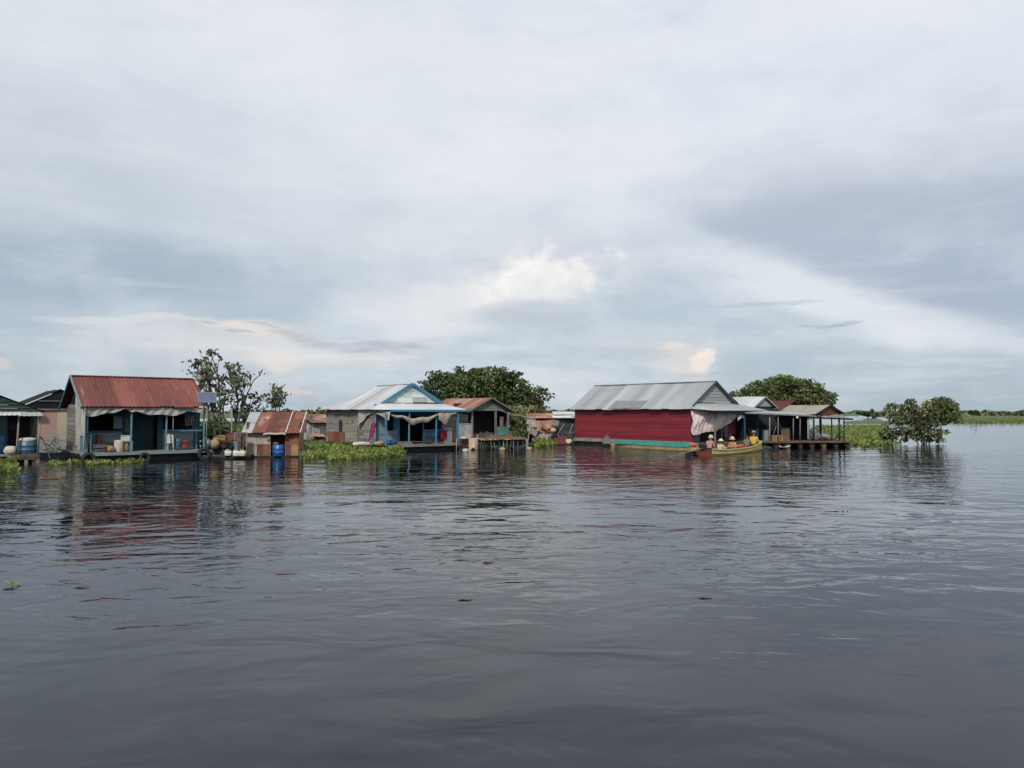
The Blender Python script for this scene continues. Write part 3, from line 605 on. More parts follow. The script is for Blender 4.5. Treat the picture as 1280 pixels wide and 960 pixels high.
for u, v, lab in [(580, 748, 'small dark twig floating in open water below the middle of the houses'), (609, 702, 'short dark floating stick nearer the houses in open water'), (100, 733, 'dark floating twig close to the drifting hyacinth sprig'), (880, 746, 'thin dark twig floating in the open water before the yellow boat')]:
    p = W(u, v, ground_d(v)); mb = MB(); mb.tube([(-.09, 0, 0), (-.02, .02, .012), (.06, .0, .006), (.12, .03, 0)], [.006, .012, .012, .005], 6)
    tag(mb.build('floating_stick', m_wood_b, None, (p.x, p.y, .0)), lab, 'stick')
# ------------------------------------------------------------------ houses
A40 = R(40)
class House:
    """A thing whose parts are built in its own frame: x along its front, y away from the channel, z up from the water."""
    def __init__(s, name, o, rz, label, cat, group=None):
        s.o = Vector((o[0], o[1], 0)); s.rz = rz; s.root = empty(name, s.o, rz, label, cat, group)
        s.ex = Vector((math.cos(rz), math.sin(rz), 0)); s.ey = Vector((-math.sin(rz), math.cos(rz), 0))
    def w(s, x, y, z=0): return s.o + s.ex * x + s.ey * y + Vector((0, 0, z))
    def lx(s, u, y=0.):
        """Local x on the line y that is seen at photo column u."""
        a, b = -20., 25.
        for _ in range(50):
            m = (a + b) / 2
            p = s.w(m, y)
            if p.y < 1 or pix(p)[0] < u: a = m
            else: b = m
        return a
    def lz(s, v, x, y):
        p = s.w(x, y); return W(640, v, p.y).z
    def part(s, name, mb, m, parent=None):
        # trim that belongs to another part becomes its sub-part
        host = {'bargeboard': 'gable', 'ridge_flashing': 'roof', 'roof_patch': 'roof', 'roof_batten': 'roof', 'window_sill': 'low_wall', 'awning_beam': 'awning', 'deck_edge': 'porch_floor', 'loose_roof_sheet': 'gable', 'door_frame': 'front_wall', 'shutter': 'front_wall', 'sill_beam': 'side_wall'}.get(name)
        if host and parent is None:
            c = [o for o in s.root.children if o.name.split('.')[0] == host]
            if c: parent = c[-1]
        return mb.build(name, m, parent or s.root)
    def thing(s, name, mb, m, label, cat, group=None):
        o = mb.build(name, m, None, s.o, s.rz); return tag(o, label, cat, group)
def each(h, name, m, items, fn, parent=None):
    out = []
    for it in items:
        mb = MB(); fn(mb, it); out.append(h.part(name, mb, m, parent))
    return out
def cloth(fn, nu=24, nv=10, var=.5): mb = MB(); mb.grid(fn, nu, nv, var); return mb
def fold(x, k=9, a=.03, ph=0.): return a * (math.sin(x * k + ph) + .5 * math.sin(x * k * 2.3 + ph * 2))

# ---- house with the oxide red roof
h = House('floating_house', (-21.0, 37.5), A40, 'timber floating house with oxide red tin roof and light blue porch posts', 'house')
H1 = h; Lh, Wh = 6.06, 5.5; FZ = .47
mb = MB(); hy = Wh / 2
mb.sheet((0, 0, 2.76), (Lh, 0, 0), (0, hy + .02, 1.61), pw=.86, pl=3.2, pitch=.19, amp=.013, seed=3)
mb.sheet((0, Wh, 2.70), (Lh, 0, 0), (0, -hy + .02, 1.66), pw=.86, pl=3.2, pitch=.19, seed=4)
mb.bar((0, hy, 4.39), (Lh, hy, 4.39), .22, .05, .5)
h.part('roof', mb, m_rust_red)
for (y0, y1, z0, z1) in ((-.05, hy, 2.72, 4.36), (Wh + .05, hy, 2.66, 4.36)):
    mb = MB(); mb.bar((-.035, y0, z0), (-.035, y1, z1 - .02), .05, .15, .6); h.part('bargeboard', mb, m_greyblue if y0 < 1 else m_darkblue)
mb = MB(); mb.bar((Lh + .03, -.05, 2.72), (Lh + .03, hy, 4.34), .05, .13, .3); h.part('bargeboard', mb, m_rust_red)
mb = MB()
for x in (.32, Lh - .3): mb._add([(x, .5, 2.92), (x, Wh - .4, 2.9), (x, hy, 4.22)], [(0, 1, 2)], .4); mb._add([(x + .03, .5, 2.92), (x + .03, Wh - .4, 2.9), (x + .03, hy, 4.22)], [(2, 1, 0)], .4)
h.part('gable', mb, m_black_tin)  # shade under the roof overhang put into the gable's near-black colour
mb = MB(); mb.planks((.3, .35, .45), (0, Wh - .7, 0), (0, 0, 2.45), 11, (-1, 0, 0), seed=5, split=1); h.part('side_wall', mb, m_wood)
mb = MB(); mb.planks((Lh - .28, 1.7, .45), (0, Wh - 2.0, 0), (0, 0, 2.4), 11, (1, 0, 0), seed=6); h.part('side_wall', mb, m_wood)
mb = MB(); mb.planks((.3, Wh - .35, .45), (Lh - .6, 0, 0), (0, 0, 2.4), 11, (0, 1, 0), seed=7); h.part('back_wall', mb, m_dark)
fy = 1.65
X = lambda u, y=fy: h.lx(u, y)
# front wall behind the porch, with the window, door and right window openings left free
mb = MB(); ztop = 2.62
mb.planks((X(104), fy, FZ), (X(161) - X(104), 0, 0), (0, 0, .98), 6, (0, -1, 0), seed=8); h.part('low_wall', mb, m_greyblue)
mb = MB(); mb.planks((X(199), fy, FZ), (X(247) - X(199), 0, 0), (0, 0, 1.02), 6, (0, -1, 0), seed=9)
h.part('low_wall', mb, m_greyblue)
mb = MB(); mb.box(X(104), fy - .03, ztop - .3, X(247), fy + .03, ztop + .25); mb.box(X(152), fy - .04, FZ, X(161), fy, ztop, .3); mb.box(X(196), fy - .04, FZ, X(203), fy, ztop, .6); mb.box(X(104), fy - .04, FZ, X(108), fy, ztop, .3)
mb.box(X(241), fy - .04, FZ, X(249), fy, ztop, .6)
h.part('front_wall', mb, m_teal_dark)
for (u0, u1) in ((106, 153), (202, 243)):
    mb = MB(); mb.box(X(u0), fy - .09, FZ + .98 + .01, X(u1), fy + .05, FZ + 1.07); h.part('window_sill', mb, m_darkblue if u0 < 150 else m_lightblue)
mb = MB(); mb.box(X(141), fy + .0, 1.62, X(152), fy + .03, 2.3, .7); h.part('shutter', mb, m_greyblue)
mb = MB(); mb.box(X(155), fy - .06, 1.45, X(161), fy - .045, 2.55, .6); h.part('door_curtain', mb, mat('faded green cloth', (.10, .15, .10), (.08, .12, .08), var=.1))
mb = MB(); mb.planks((X(163), 2.4, FZ), (X(196) - X(163), 0, 0), (0, 0, 2.1), 3, (0, -1, 0), seed=3); h.part('inner_partition', mb, m_teal_dark)
mb = MB()
for i in range(9): y = .12 + i * .6; mb.box(.05, y, FZ - .05, Lh + .2, y + .585, FZ, rnd.random())
h.part('porch_floor', mb, m_wood)
mb = MB(); mb.box(0, .06, FZ - .14, Lh + .25, .115, FZ + .01); h.part('deck_edge', mb, m_greyblue)
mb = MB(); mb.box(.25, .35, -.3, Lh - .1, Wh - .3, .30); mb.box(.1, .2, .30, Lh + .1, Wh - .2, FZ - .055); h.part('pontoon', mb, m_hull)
for u in (108, 163, 207, 254.5):
    mb = MB(); x = X(u, .32); mb.bar((x, .32, FZ), (x + rnd.uniform(-.02, .02), .32, 2.78), .075, .075, .5); h.part('porch_post', mb, m_lightblue)
mb = MB(); mb.box(.05, .28, 2.66, Lh - .05, .36, 2.74); h.part('porch_beam', mb, m_greyblue)
mb = MB(); x = X(245, 1.1); mb.bar((x, 1.1, FZ), (x, 1.1, 1.6), .05); mb.bar((X(203, 1.0), 1.0, 1.50), (X(252, .4), .4, 1.50), .05); h.part('porch_rail', mb, m_lightblue)
# hung tarpaulins
def val(x, y):
    X_ = .1 + x * (Lh + .0); dip = .30 + .10 * math.sin(x * 11 + 1) + .05 * math.sin(x * 29) - .18 * math.exp(-((x - .30) / .05) ** 2) + .10 * math.exp(-((x - .36) / .03) ** 2)
    return (X_, .17 + .05 * math.sin(x * 40) * y - .06 * y + .03 * math.sin(x * 90 + y * 3), 2.72 - dip * y)
h.thing('porch_tarp', cloth(val, 120, 8), m_tarp, 'long grey tarpaulin valance slung along the eave of the red roofed house', 'tarpaulin')
def side(x, y):
    yy = .05 + x * 2.1; zt = 2.75 + min(1.0, yy * .55); zb = .62 + .12 * math.sin(x * 8) + .2 * x
    return (.17 - .05 * math.sin(x * 21 + y * 2) * (.3 + y) - .04 * math.sin(x * 47), yy - .12 * math.sin(y * 3) * (1 - x), zt * (1 - y) + zb * y)
h.thing('side_tarp', cloth(side, 60, 14), m_tarp, 'dirty grey tarpaulin draped down the gable wall of the red roofed house', 'tarpaulin')
# solar panel on its post
p = W(259, 497, 41.2); root = empty('solar_panel', (p.x, p.y, 0), R(28), 'small grey framed solar panel on a post above the red tin roof corner', 'solar panel')
M_ = Matrix.Rotation(R(52), 3, 'X'); c = Vector((0, 0, p.z))
mb = MB(); mb.obox(c, (.86, .62, .03), M_); mb.build('solar_cell_panel', m_solar, root)
mb = MB()
for a in (-1, 1): mb.obox(c + M_ @ Vector((a * .45, 0, .004)), (.045, .70, .05), M_); mb.obox(c + M_ @ Vector((0, a * .33, .004)), (.86, .045, .05), M_)
mb.build('frame', m_greyblue, root)
mb = MB(); mb.tube([(0, .05, FZ), (0, .05, p.z - .02)], .028); mb.build('post', m_pole, root)
# things on the porch and hull
def at(u, y, hh=None): hh = hh or H1; x = hh.lx(u, y); q_ = hh.w(x, y); return q_
def tyre(p, yaw, rad, lab, tilt=8):
    m = Matrix.Rotation(yaw, 3, 'Z') @ Matrix.Rotation(R(90 - tilt), 3, 'X'); mb = MB(); mb.torus((0, 0, 0), rad * .72, rad * .28, m, 28, 10)
    for k in range(28):
        a = 2 * math.pi * k / 28; mb.obox(m @ Vector((math.cos(a) * rad * .985, math.sin(a) * rad * .985, 0)), (.03, .02, rad * .34), m @ Matrix.Rotation(a, 3, 'Z'), .3)
    o = mb.build('tyre', m_rubber, None, p); return tag(o, lab, 'tyre', 'tyres hung as fenders on the red roofed house')
tyre(at(110.5, -.1) + Vector((0, 0, .20)), A40, .33, 'black tyre fender half hidden by hyacinth, below the porch with stacked mats')
tyre(at(255, -.22) + Vector((0, 0, .26)), A40, .36, 'black tyre fender at the porch corner beside the clutter raft')
tyre(at(181, -.05) + Vector((0, 0, .17)), A40, .27, 'smallest weed covered tyre fender below the dark doorway', 14)
def lathed(name, p, prof, m, lab, cat, group=None, n=18, tilt=None):
    mb = MB(); mb.lathe(prof, (0, 0, 0), n, .5, tilt); return tag(mb.build(name, m, None, p), lab, cat, group)
def bucket_prof(r, hgt): return [(0, 0), (r * .86, 0), (r * .9, .01), (r, hgt), (r * 1.05, hgt), (r * 1.05, hgt - .02), (r * .96, hgt - .02), (r * .85, .03), (0, .03)]
def drum_prof(r, hgt): return [(0, 0), (r * .96, 0), (r, .02), (r, hgt * .31), (r * 1.03, hgt * .33), (r, hgt * .35), (r, hgt * .64), (r * 1.03, hgt * .66), (r, hgt * .68), (r, hgt * .97), (r * .95, hgt), (r * .9, hgt), (r * .88, hgt - .03), (0, hgt - .03)]
F_ = Vector((0, 0, FZ))
lathed('bucket', at(148, .55) + F_, [(0, 0), (.20, 0), (.215, .02), (.22, .55), (.20, .60), (.19, .6), (.18, .56), (0, .56)], m_offwhite, 'tall off white drum on the porch beside the dark doorway of the red roofed house', 'drum')
lathed('water_barrel', at(222, .75) + F_ + Vector((0, 0, .16)), drum_prof(.16, .44), m_steelbarrel, 'small blue barrel on the porch bench between a white chair and an orange bucket', 'barrel')
lathed('bucket', at(231.5, .72) + F_ + Vector((0, 0, .16)), bucket_prof(.17, .32), m_orange, 'dull orange bucket on the porch bench of the red roofed house', 'bucket')
b = at(227, .7) + F_; root = empty('bench', b, A40, 'low wooden bench carrying buckets on the porch of the red roofed house', 'bench')
mb = MB(); mb.box(-.55, -.2, .115, .55, .2, .155); mb.build('seat', m_wood_b, root)
for x in (-.48, .48):
    for y in (-.15, .15): mb = MB(); mb.bar((x, y, 0), (x, y, .113), .04); mb.build('leg', m_wood_b, root)
def chair(p, rz, m, lab, group=None):
    root = empty('chair', p, rz, lab, 'chair', group)
    mb = MB(); mb.box(-.2, -.2, .38, .2, .2, .42); mb.build('seat', m, root)
    mb = MB(); mb.grid(lambda x, y: (-.2 + .4 * x, .19 + .06 * y - .03 * math.sin(math.pi * x), .42 + .44 * y - .05 * (2 * x - 1) ** 2 * y), 8, 6); mb.grid(lambda x, y: (.2 - .4 * x, .215 + .06 * y - .03 * math.sin(math.pi * x), .42 + .44 * y - .05 * (2 * x - 1) ** 2 * y), 8, 6); mb.build('backrest', m, root)
    for x in (-.17, .17):
        for y in (-.17, .17): mb = MB(); mb.bar((x, y, .38), (x * 1.15, y * 1.15, 0), .035); mb.build('leg', m, root)
chair(at(213, .8) + F_, A40 + 2.6, m_white, 'white plastic chair on the porch left of the blue barrel on the bench'.replace('left of', 'next to'))
def sack(p, sx, sy, sz, m, lab, cat, name='sack', group=None, seed=0, rz=0.):
    g = random.Random(seed); ph = [g.uniform(0, 6) for _ in range(4)]
    def fn(x, y):
        a = x * 2 * math.pi; t = y * math.pi; r = math.sin(t) ** .55; k = 1 + .10 * math.sin(3 * a + ph[0]) * math.sin(2 * t) + .06 * math.sin(5 * a + ph[1] + 4 * t)
        return (sx * r * math.cos(a) * k, sy * r * math.sin(a) * k, sz * (.5 - .5 * math.cos(t) * (1 if abs(math.cos(t)) < .9 else .97)) * (1 + .05 * math.sin(2 * a + ph[2])))
    mb = MB(); mb.grid(fn, 20, 12); return tag(mb.build(name, m, None, p, rz), lab, cat, group)
sack(at(135.5, .5) + F_, .24, .18, .34, m_yplastic, 'mustard coloured sack slumped on the porch among mats and a drum', 'sack', seed=2)
sack(at(140.5, .45) + F_, .16, .14, .24, m_greycloth, 'dull grey bundle wedged between mustard sack and tall drum', 'bundle', 'bundle', seed=3)
sack(at(157, .6) + F_, .17, .14, .42, m_yplastic, 'upright amber sack leaning by the post next to the dark doorway', 'sack', seed=4)
def mats(p, rz, lab, w=.72, d=.5, n=7, m=None):
    mb = MB(); g = random.Random(5)
    for i in range(n): mb.obox((g.uniform(-.05, .05), g.uniform(-.04, .04), .03 + i * .06), (w * g.uniform(.75, 1), d * g.uniform(.8, 1), .045), Matrix.Rotation(g.uniform(-.15, .15), 3, 'Z'), g.random())
    return tag(mb.build('mat_stack', m or m_netgrey, None, p, rz), lab, 'mats')
mats(at(121.5, .5) + F_, A40, 'stack of folded grey mats on the porch beside the first blue post')
# a wash stand with basin, white box on a shelf
b = at(106.5, .35) + F_; root = empty('wash_stand', b, A40, 'light blue wash stand holding a green basin at the porch end', 'stand')
mb = MB(); mb.box(-.24, -.16, .84, .24, .16, .88); mb.build('top', m_lightblue, root)
for x in (-.2, .2):
    for y in (-.13, .13): mb = MB(); mb.bar((x, y, 0), (x, y, .838), .045); mb.build('leg', m_lightblue, root)
lathed('basin', at(109, .33) + F_ + Vector((0, 0, .88)), [(0, 0), (.12, 0), (.2, .11), (.215, .11), (.205, .10), (.12, .02), (0, .02)], m_greenplastic, 'round green plastic basin sitting on the light blue wash stand', 'basin')
mb = MB(); mb.obox((0, 0, .14), (.5, .28, .26)); mb.obox((0, 0, .285), (.54, .32, .03), None, .8)
tag(mb.build('cool_box', m_white, None, at(156.5, 1.0) + Vector((0, 0, 1.0)), A40), 'white lidded cool box raised beside the doorway post', 'box')
b = at(156.5, 1.0); mb = MB(); mb.box(-.32, -.2, .94, .32, .2, .995); 
for x in (-.28, .28):
    for y in (-.16, .16): mb.bar((x, y, FZ), (x, y, .94), .05)
tag(mb.build('shelf_stand', m_lightblue, None, b, A40), 'pale blue shelf stand under the white cool box', 'stand')
mb = MB(); mb.grid(lambda x, y: (-.2 + .4 * x + .02 * math.sin(9 * y), .03 * math.sin(14 * x), .55 * y), 14, 8); 
tag(mb.build('hanging_shirt', m_greycloth, None, at(235, 1.45) + Vector((0, 0, 1.75)), A40), 'grey patterned shirt hung in the porch window behind the orange bucket', 'shirt')
mb = MB(); mb.box(-.06, -.1, 0, .22, .1, .9); tag(mb.build('wood_offcut', m_wood_b, None, at(122, 1.2) + F_, A40), 'upright brown board leaning on the low wall behind the mats', 'board')

# ---- house at the picture edge with green gable
h = House('floating_house', (-27.1, 35.25), A40, 'floating house with dark green gable and rough pole porch', 'house'); H0 = h
w0 = 4.6; fz0 = .43
mb = MB(); mb.sheet((-.35, 5, 2.5), (0, -5.1, 0), (w0 / 2 + .35, 0, 1.05), pl=3, seed=1); mb.sheet((w0 + .35, 5, 2.5), (0, -5.1, 0), (-w0 / 2 - .35, 0, 1.05), pl=3, seed=2); h.part('roof', mb, m_black_tin)
mb = MB(); n = 6
for i in range(n):
    z0, z1 = 2.52 + i * .165, 2.52 + (i + 1) * .165 - .012; k0, k1 = (z0 - 2.45) / 1.05, (z1 - 2.45) / 1.05; hw0, hw1 = (w0 / 2 + .35) * max(0, 1 - k0), (w0 / 2 + .35) * max(0, 1 - k1); c = w0 / 2
    mb._add([(c - hw0, -.10, z0), (c + hw0, -.10, z0), (c + hw1, -.06, z1), (c - hw1, -.06, z1)], [(0, 1, 2, 3)], rnd.random()); 
h.part('gable', mb, m_green_tin)
mb = MB(); mb.sheet((-.4, -.55, 2.30), (w0 + .55, 0, 0), (0, .5, .19), pw=1.1, pl=1, seed=6, pitch=.2); h.part('awning', mb, m_white_tin)
mb = MB(); mb.planks((w0 - .02, .05, fz0), (0, 4.6, 0), (0, 0, 2.05), 9, (1, 0, 0), seed=3); h.part('side_wall', mb, m_wood)
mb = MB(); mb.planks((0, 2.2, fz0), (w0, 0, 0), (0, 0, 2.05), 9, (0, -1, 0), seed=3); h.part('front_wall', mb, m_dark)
mb = MB(); mb.box(h.lx(-6, 2.1), 2.08, .6, h.lx(8, 2.1), 2.15, 2.35, .5); h.part('wall_panel', mb, m_greyblue)
mb = MB()
for i in range(8): mb.box(0, -.45 + i * .5, fz0 - .06, w0 + .05, .04 + i * .5, fz0, rnd.random())
h.part('deck', mb, m_wood)
mb = MB(); mb.box(h.lx(11, -.4), -.47, .18, w0 + .02, -.41, .27, .4); mb.box(h.lx(11, -.4), -.49, fz0 - .15, w0 + .06, -.455, fz0 + .004, .6); h.part('deck_rail', mb, m_wood_b)
for u in (11, 32.5, 47): mb = MB(); x = h.lx(u, -.42); mb.bar((x, -.40, -.5), (x, -.40, fz0 - .065), .14, .12, rnd.random()); h.part('pile', mb, m_wood)
for u, y in ((21.5, -.25), (48.2, -.3)): mb = MB(); x = h.lx(u, y); mb.tube([(x - .05, y, fz0), (x, y, 1.4), (x + .03, y + .03, 2.38)], .045); h.part('porch_post', mb, m_pole)
mb = MB(); x = h.lx(45, .3); mb.tube([(x, .3, fz0), (x, .3, 2.35)], .035); h.part('porch_post', mb, m_wood)
mb = MB(); mb.box(.1, -.1, -.3, w0 - .2, 4.2, .22); h.part('pontoon', mb, m_hull)
lathed('water_barrel', at(33.5, .12, h) + Vector((0, 0, fz0)), drum_prof(.41, .64), m_steelbarrel, 'wide blue grey barrel under a pale cover on the green gabled porch', 'barrel')
sack(at(34, .12, h) + Vector((0, 0, fz0 + .57)), .40, .36, .24, m_offwhite, 'pale cloth cover bulging over the wide blue barrel', 'cover', 'barrel_cover', seed=6)
sack(at(12, -.35, h) + Vector((0, 0, fz0 + .02)), .26, .22, .40, m_offwhite, 'knotted white sack at the deck edge near the wide blue barrel', 'sack', seed=9)
lathed('water_barrel', at(1, 1.2, h) + Vector((0, 0, fz0)), drum_prof(.3, .95), m_steelbarrel, 'blue barrel in the shade cut by the picture edge', 'barrel')
p0 = W(50.5, 546, 38.6); p1 = W(66, 573, 38.2); mb = MB(); mb.tube([p0, p0.lerp(p1, .5) + Vector((0, 0, .03)), (p1.x, p1.y, -.2)], .032); tag(mb.build('mooring_pole', m_wood_b), 'thin dark pole slanting from the green gabled porch into hyacinth', 'pole')

# ---- pink walled house behind
xa = -30.45; h = House('floating_house', (xa, 48.0), A40, 'pink and beige walled house with near black tin gable, standing behind', 'house'); HP = h
w0 = 3.84
mb = MB(); mb.sheet((-.1, 5, 2.93), (0, -5.1, 0), (w0 / 2 + .1, 0, 1.0), pl=3, seed=1); mb.sheet((w0 + .4, 5, 2.72), (0, -5.1, 0), (-w0 / 2 - .4, 0, 1.21), pl=3, seed=2); h.part('roof', mb, m_black_tin)
mb = MB(); mb._add([(0, 0, 2.7), (w0, 0, 2.7), (w0, 0, 2.85), (w0 / 2, 0, 3.86), (0, 0, 2.92)], [(0, 1, 2, 3, 4)], .4); h.part('gable', mb, m_black_tin)
mb = MB(); mb.bar((.75, -.05, 3.2), (w0 - .4, -.05, 3.2), .05, .05, .5); mb.bar((-.1, -.06, 2.66), (w0 + .2, -.06, 2.66), .08, .1, .2); h.part('purlin', mb, m_wood)
xs = h.lx(70.5, .0)
mb = MB(); mb.box(.3, 0, .6, xs, .1, 2.62); h.part('front_wall', mb, m_pinkwall)
mb = MB(); mb.box(xs + .004, -.01, .6, w0, .1, 2.62); h.part('front_wall', mb, m_beigewall)
mb = MB(); mb.planks((w0, .0, .6), (0, 4.6, 0), (0, 0, 2.1), 8, (1, 0, 0)); h.part('side_wall', mb, m_beigewall)
mb = MB(); mb.planks((.2, .1, .6), (0, 4.5, 0), (0, 0, 2.1), 8, (-1, 0, 0)); h.part('side_wall', mb, m_beigewall)
mb = MB(); mb.box(.1, -.1, -.2, w0 + .2, 4.4, .55); h.part('pontoon', mb, m_hull)
mb = MB(); mb.box(h.lx(38, -.3), -.5, 2.45, h.lx(48, -.3), -.3, 2.72, .6); h.part('tin_scrap', mb, m_yplastic)
def heap(p, sx, sy, sz, m, lab, cat, name, seed=0, rz=0., n=26, group=None):
    g = random.Random(seed); ph = [g.uniform(0, 6) for _ in range(8)]
    def fn(x, y):
        a, b_ = x * 2 - 1, y * 2 - 1; e_ = max(0, 1 - a * a) * max(0, 1 - b_ * b_)
        z = sz * e_ ** .45 * (.72 + .2 * math.sin(a * 5 + ph[0]) * math.sin(b_ * 4 + ph[1]) + .16 * math.sin(a * 13 + ph[2]) + .12 * math.sin(b_ * 11 + a * 8 + ph[3])) + .05 * g.uniform(-1, 1) * (e_ > 0) * sz
        return (sx * a, sy * b_, max(z, 0) if e_ > 0 else -.02)
    mb = MB(); mb.grid(fn, n, n); return tag(mb.build(name, m, None, p, rz), lab, cat, group)
p = W(69, 560, 45.5); heap((p.x, p.y, .1), 1.6, .7, 1.05, m_netgrey, 'mound of grey white fishing net in front of the pink wall', 'net', 'net_pile', 3, .3)
p = W(70, 566, 42.5); mb = MB(); mb.box(-1.1, -.25, -.2, 1.1, .25, .22); mb.box(-1.1, -.3, .22, 1.1, .3, .28)
tag(mb.build('raft', m_greyblue, None, (p.x, p.y, 0), .3), 'narrow grey blue raft between the two porches by the net mound', 'raft')
p = W(78, 560, 43.0); mb = MB()
g = random.Random(4)
for i in range(14): a = Vector((g.uniform(-.7, .7), g.uniform(-.3, .3), g.uniform(.1, .6))); mb.tube([a, a + Vector((g.uniform(-.7, .7), g.uniform(-.2, .2), g.uniform(-.15, .5)))], g.uniform(.012, .03), 5, g.random())
tag(mb.build('driftwood_pile', m_wood, None, (p.x, p.y, 0)), 'tangle of driftwood sticks beside the draped gable wall', 'driftwood')

# ---- clutter raft between the red roofed house and the shed
rp = W(284, 571, 41.5); RP = House('clutter_raft', (rp.x, rp.y), R(6), 'low log raft heaped with jars and cans beside the rusty shed', 'raft')
mb = MB()
for i in range(7): mb.tube([(-1.15 + rnd.uniform(-.1, .1), -.15 + i * .2, .02 + rnd.uniform(-.02, .03)), (1.2, -.15 + i * .2, .04)], rnd.uniform(.07, .1), 7, rnd.random())
RP.part('log_float', mb, m_hull)
mb = MB()
for i in range(9): x = -1.1 + i * .26; mb.box(x, -.1, .13, x + .22, 1.2, .17, rnd.random())
RP.part('deck', mb, m_wood_b)
p = W(275, 566, 42.4); heap((p.x, p.y, .16), 1.0, .35, .62, mat('dark backing clutter', (.05, .045, .038), (.025, .023, .02), sc=6, rough=.95, var=.3, spots=[((.22, .2, .16), .66, .72, 9, (1, 1, 1))], bump=1), 'dark backing heap of rubbish behind the jars and planks of the clutter raft', 'rubbish', 'rubbish_heap', 21)  # dark heap closing the gaps where water showed through
def can(u, v, d, w, hh, m, lab, kind='jerry_can', grp='white plastic cans on the clutter raft', rz=0.):
    p = W(u, v, d); root = empty(kind, p, rz, lab, 'can', grp)
    mb = MB(); b = .03
    def fn(x, y):
        a = x * 2 * math.pi; c, s_ = math.cos(a), math.sin(a); k = (abs(c) ** 5 + abs(s_) ** 5) ** -.2; t = [0, .0, .04, .5, .96, 1.0, 1.0][y]; r = [0, .93, 1, 1, 1, .9, 0][y]
        return (w / 2 * c * k * r, w * .4 * s_ * k * r, hh * t)
    vs = [fn(i / 16, j) for j in range(7) for i in range(16)]; mb._add(vs, [(j * 16 + i, j * 16 + (i + 1) % 16, (j + 1) * 16 + (i + 1) % 16, (j + 1) * 16 + i) for j in range(6) for i in range(16)], .5, True)
    mb.build('body', m, root); mb = MB(); mb.lathe([(.045, 0), (.045, .05), (.04, .06), (0, .06)], (w * .25, 0, hh), 10); mb.build('cap', m_redbrown, root)
    mb = MB(); mb.tube([(-w * .3, 0, hh - .01), (-w * .25, 0, hh + .06), (w * .05, 0, hh + .06), (w * .1, 0, hh - .01)], .018, 6); mb.build('handle', m, root)
can(285, 569.5, 41.3, .34, .26, m_white, 'white can tipped apart from the pair beside the shed wall', rz=.5)
can(295.2, 570, 41.3, .32, .28, m_white, 'white jerry can in the middle of the raft edge'.replace('in the middle of', 'under the hanging grey cloth at'), rz=.1)
can(303, 570, 41.3, .36, .28, mat('ivory plastic', (.60, .57, .42), (.5, .47, .35), sc=3, rough=.5, var=.1), 'ivory can standing against the shed corner', rz=-.1)
def jar(p, r, hh, m, lab, tilt=0.):
    return lathed('jar', p, [(0, 0), (r * .5, 0), (r * .85, hh * .25), (r, hh * .5), (r * .9, hh * .72), (r * .55, hh * .86), (r * .55, hh * .92), (r * .68, hh), (r * .5, hh), (r * .45, hh * .9), (0, hh * .85)], m, lab, 'jar', 'pottery jars on the clutter raft', 16, Matrix.Rotation(tilt, 3, 'Y'))
p = W(267, 561, 41.8); jar(p, .26, .60, m_tan, 'tan round bellied jar with pale neck leaning near the porch tyre', .25)
p = W(260.5, 560, 41.9); jar(p, .25, .52, m_metal, 'dark grey jar tucked between the tan jar and the porch post', -.2)
p = W(277, 550.5, 42.3); root = empty('crate', p, R(5), 'amber plastic crate propped on planks above the clutter raft', 'crate')
mb = MB(); w_, d_, h_ = .44, .34, .28
mb.box(-w_ / 2, -d_ / 2, 0, w_ / 2, d_ / 2, .02)
for k in range(4):
    z = .03 + k * .07
    for (x0, y0, x1, y1) in ((-w_ / 2, -d_ / 2, w_ / 2, -d_ / 2 + .02), (-w_ / 2, d_ / 2 - .02, w_ / 2, d_ / 2), (-w_ / 2, -d_ / 2 + .021, -w_ / 2 + .02, d_ / 2 - .021), (w_ / 2 - .02, -d_ / 2 + .021, w_ / 2, d_ / 2 - .021)): mb.box(x0, y0, z, x1, y1, z + .05, rnd.random())
mb.build('slatted_body', m_yplastic, root)
for x in (-w_ / 2 + .0, 0, w_ / 2): mb = MB(); mb.box(x - .02, -d_ / 2 - .012, .0, x + .02, -d_ / 2 - .002, h_); mb.build('upright', m_yplastic, root)
p = W(278, 560, 42.1); mb = MB(); g = random.Random(8)
for i in range(9): mb.obox((g.uniform(-.2, .2), g.uniform(-.1, .1), .03 + i * .048), (g.uniform(.5, .85), g.uniform(.15, .3), .04), Matrix.Rotation(g.uniform(-.4, .4), 3, 'Z') @ Matrix.Rotation(g.uniform(-.06, .06), 3, 'Y'), g.random())
tag(mb.build('plank_pile', m_wood_b, None, p), 'untidy pile of brown planks holding up the amber crate', 'planks')
p = W(291, 556, 42.6); root = empty('hutch', (p.x, p.y, .17), R(4), 'little hutch with dark red tin lid and grey front beside the shed', 'hutch')
mb = MB(); mb.planks((-.36, -.2, 0), (.72, 0, 0), (0, 0, .72), 3, (0, -1, 0)); mb.build('front', m_greyblue, root)
mb = MB(); mb.planks((-.36, -.15, 0), (0, .6, 0), (0, 0, .72), 3, (-1, 0, 0)); mb.build('side', m_wood, root); mb = MB(); mb.planks((.36, -.15, 0), (0, .6, 0), (0, 0, .72), 3, (1, 0, 0)); mb.build('side', m_wood, root)
mb = MB(); mb.sheet((-.46, -.32, .72), (.92, 0, .1), (0, .7, .46), pw=.5, pl=1, seed=2); mb.build('roof', m_maroon_tin, root)
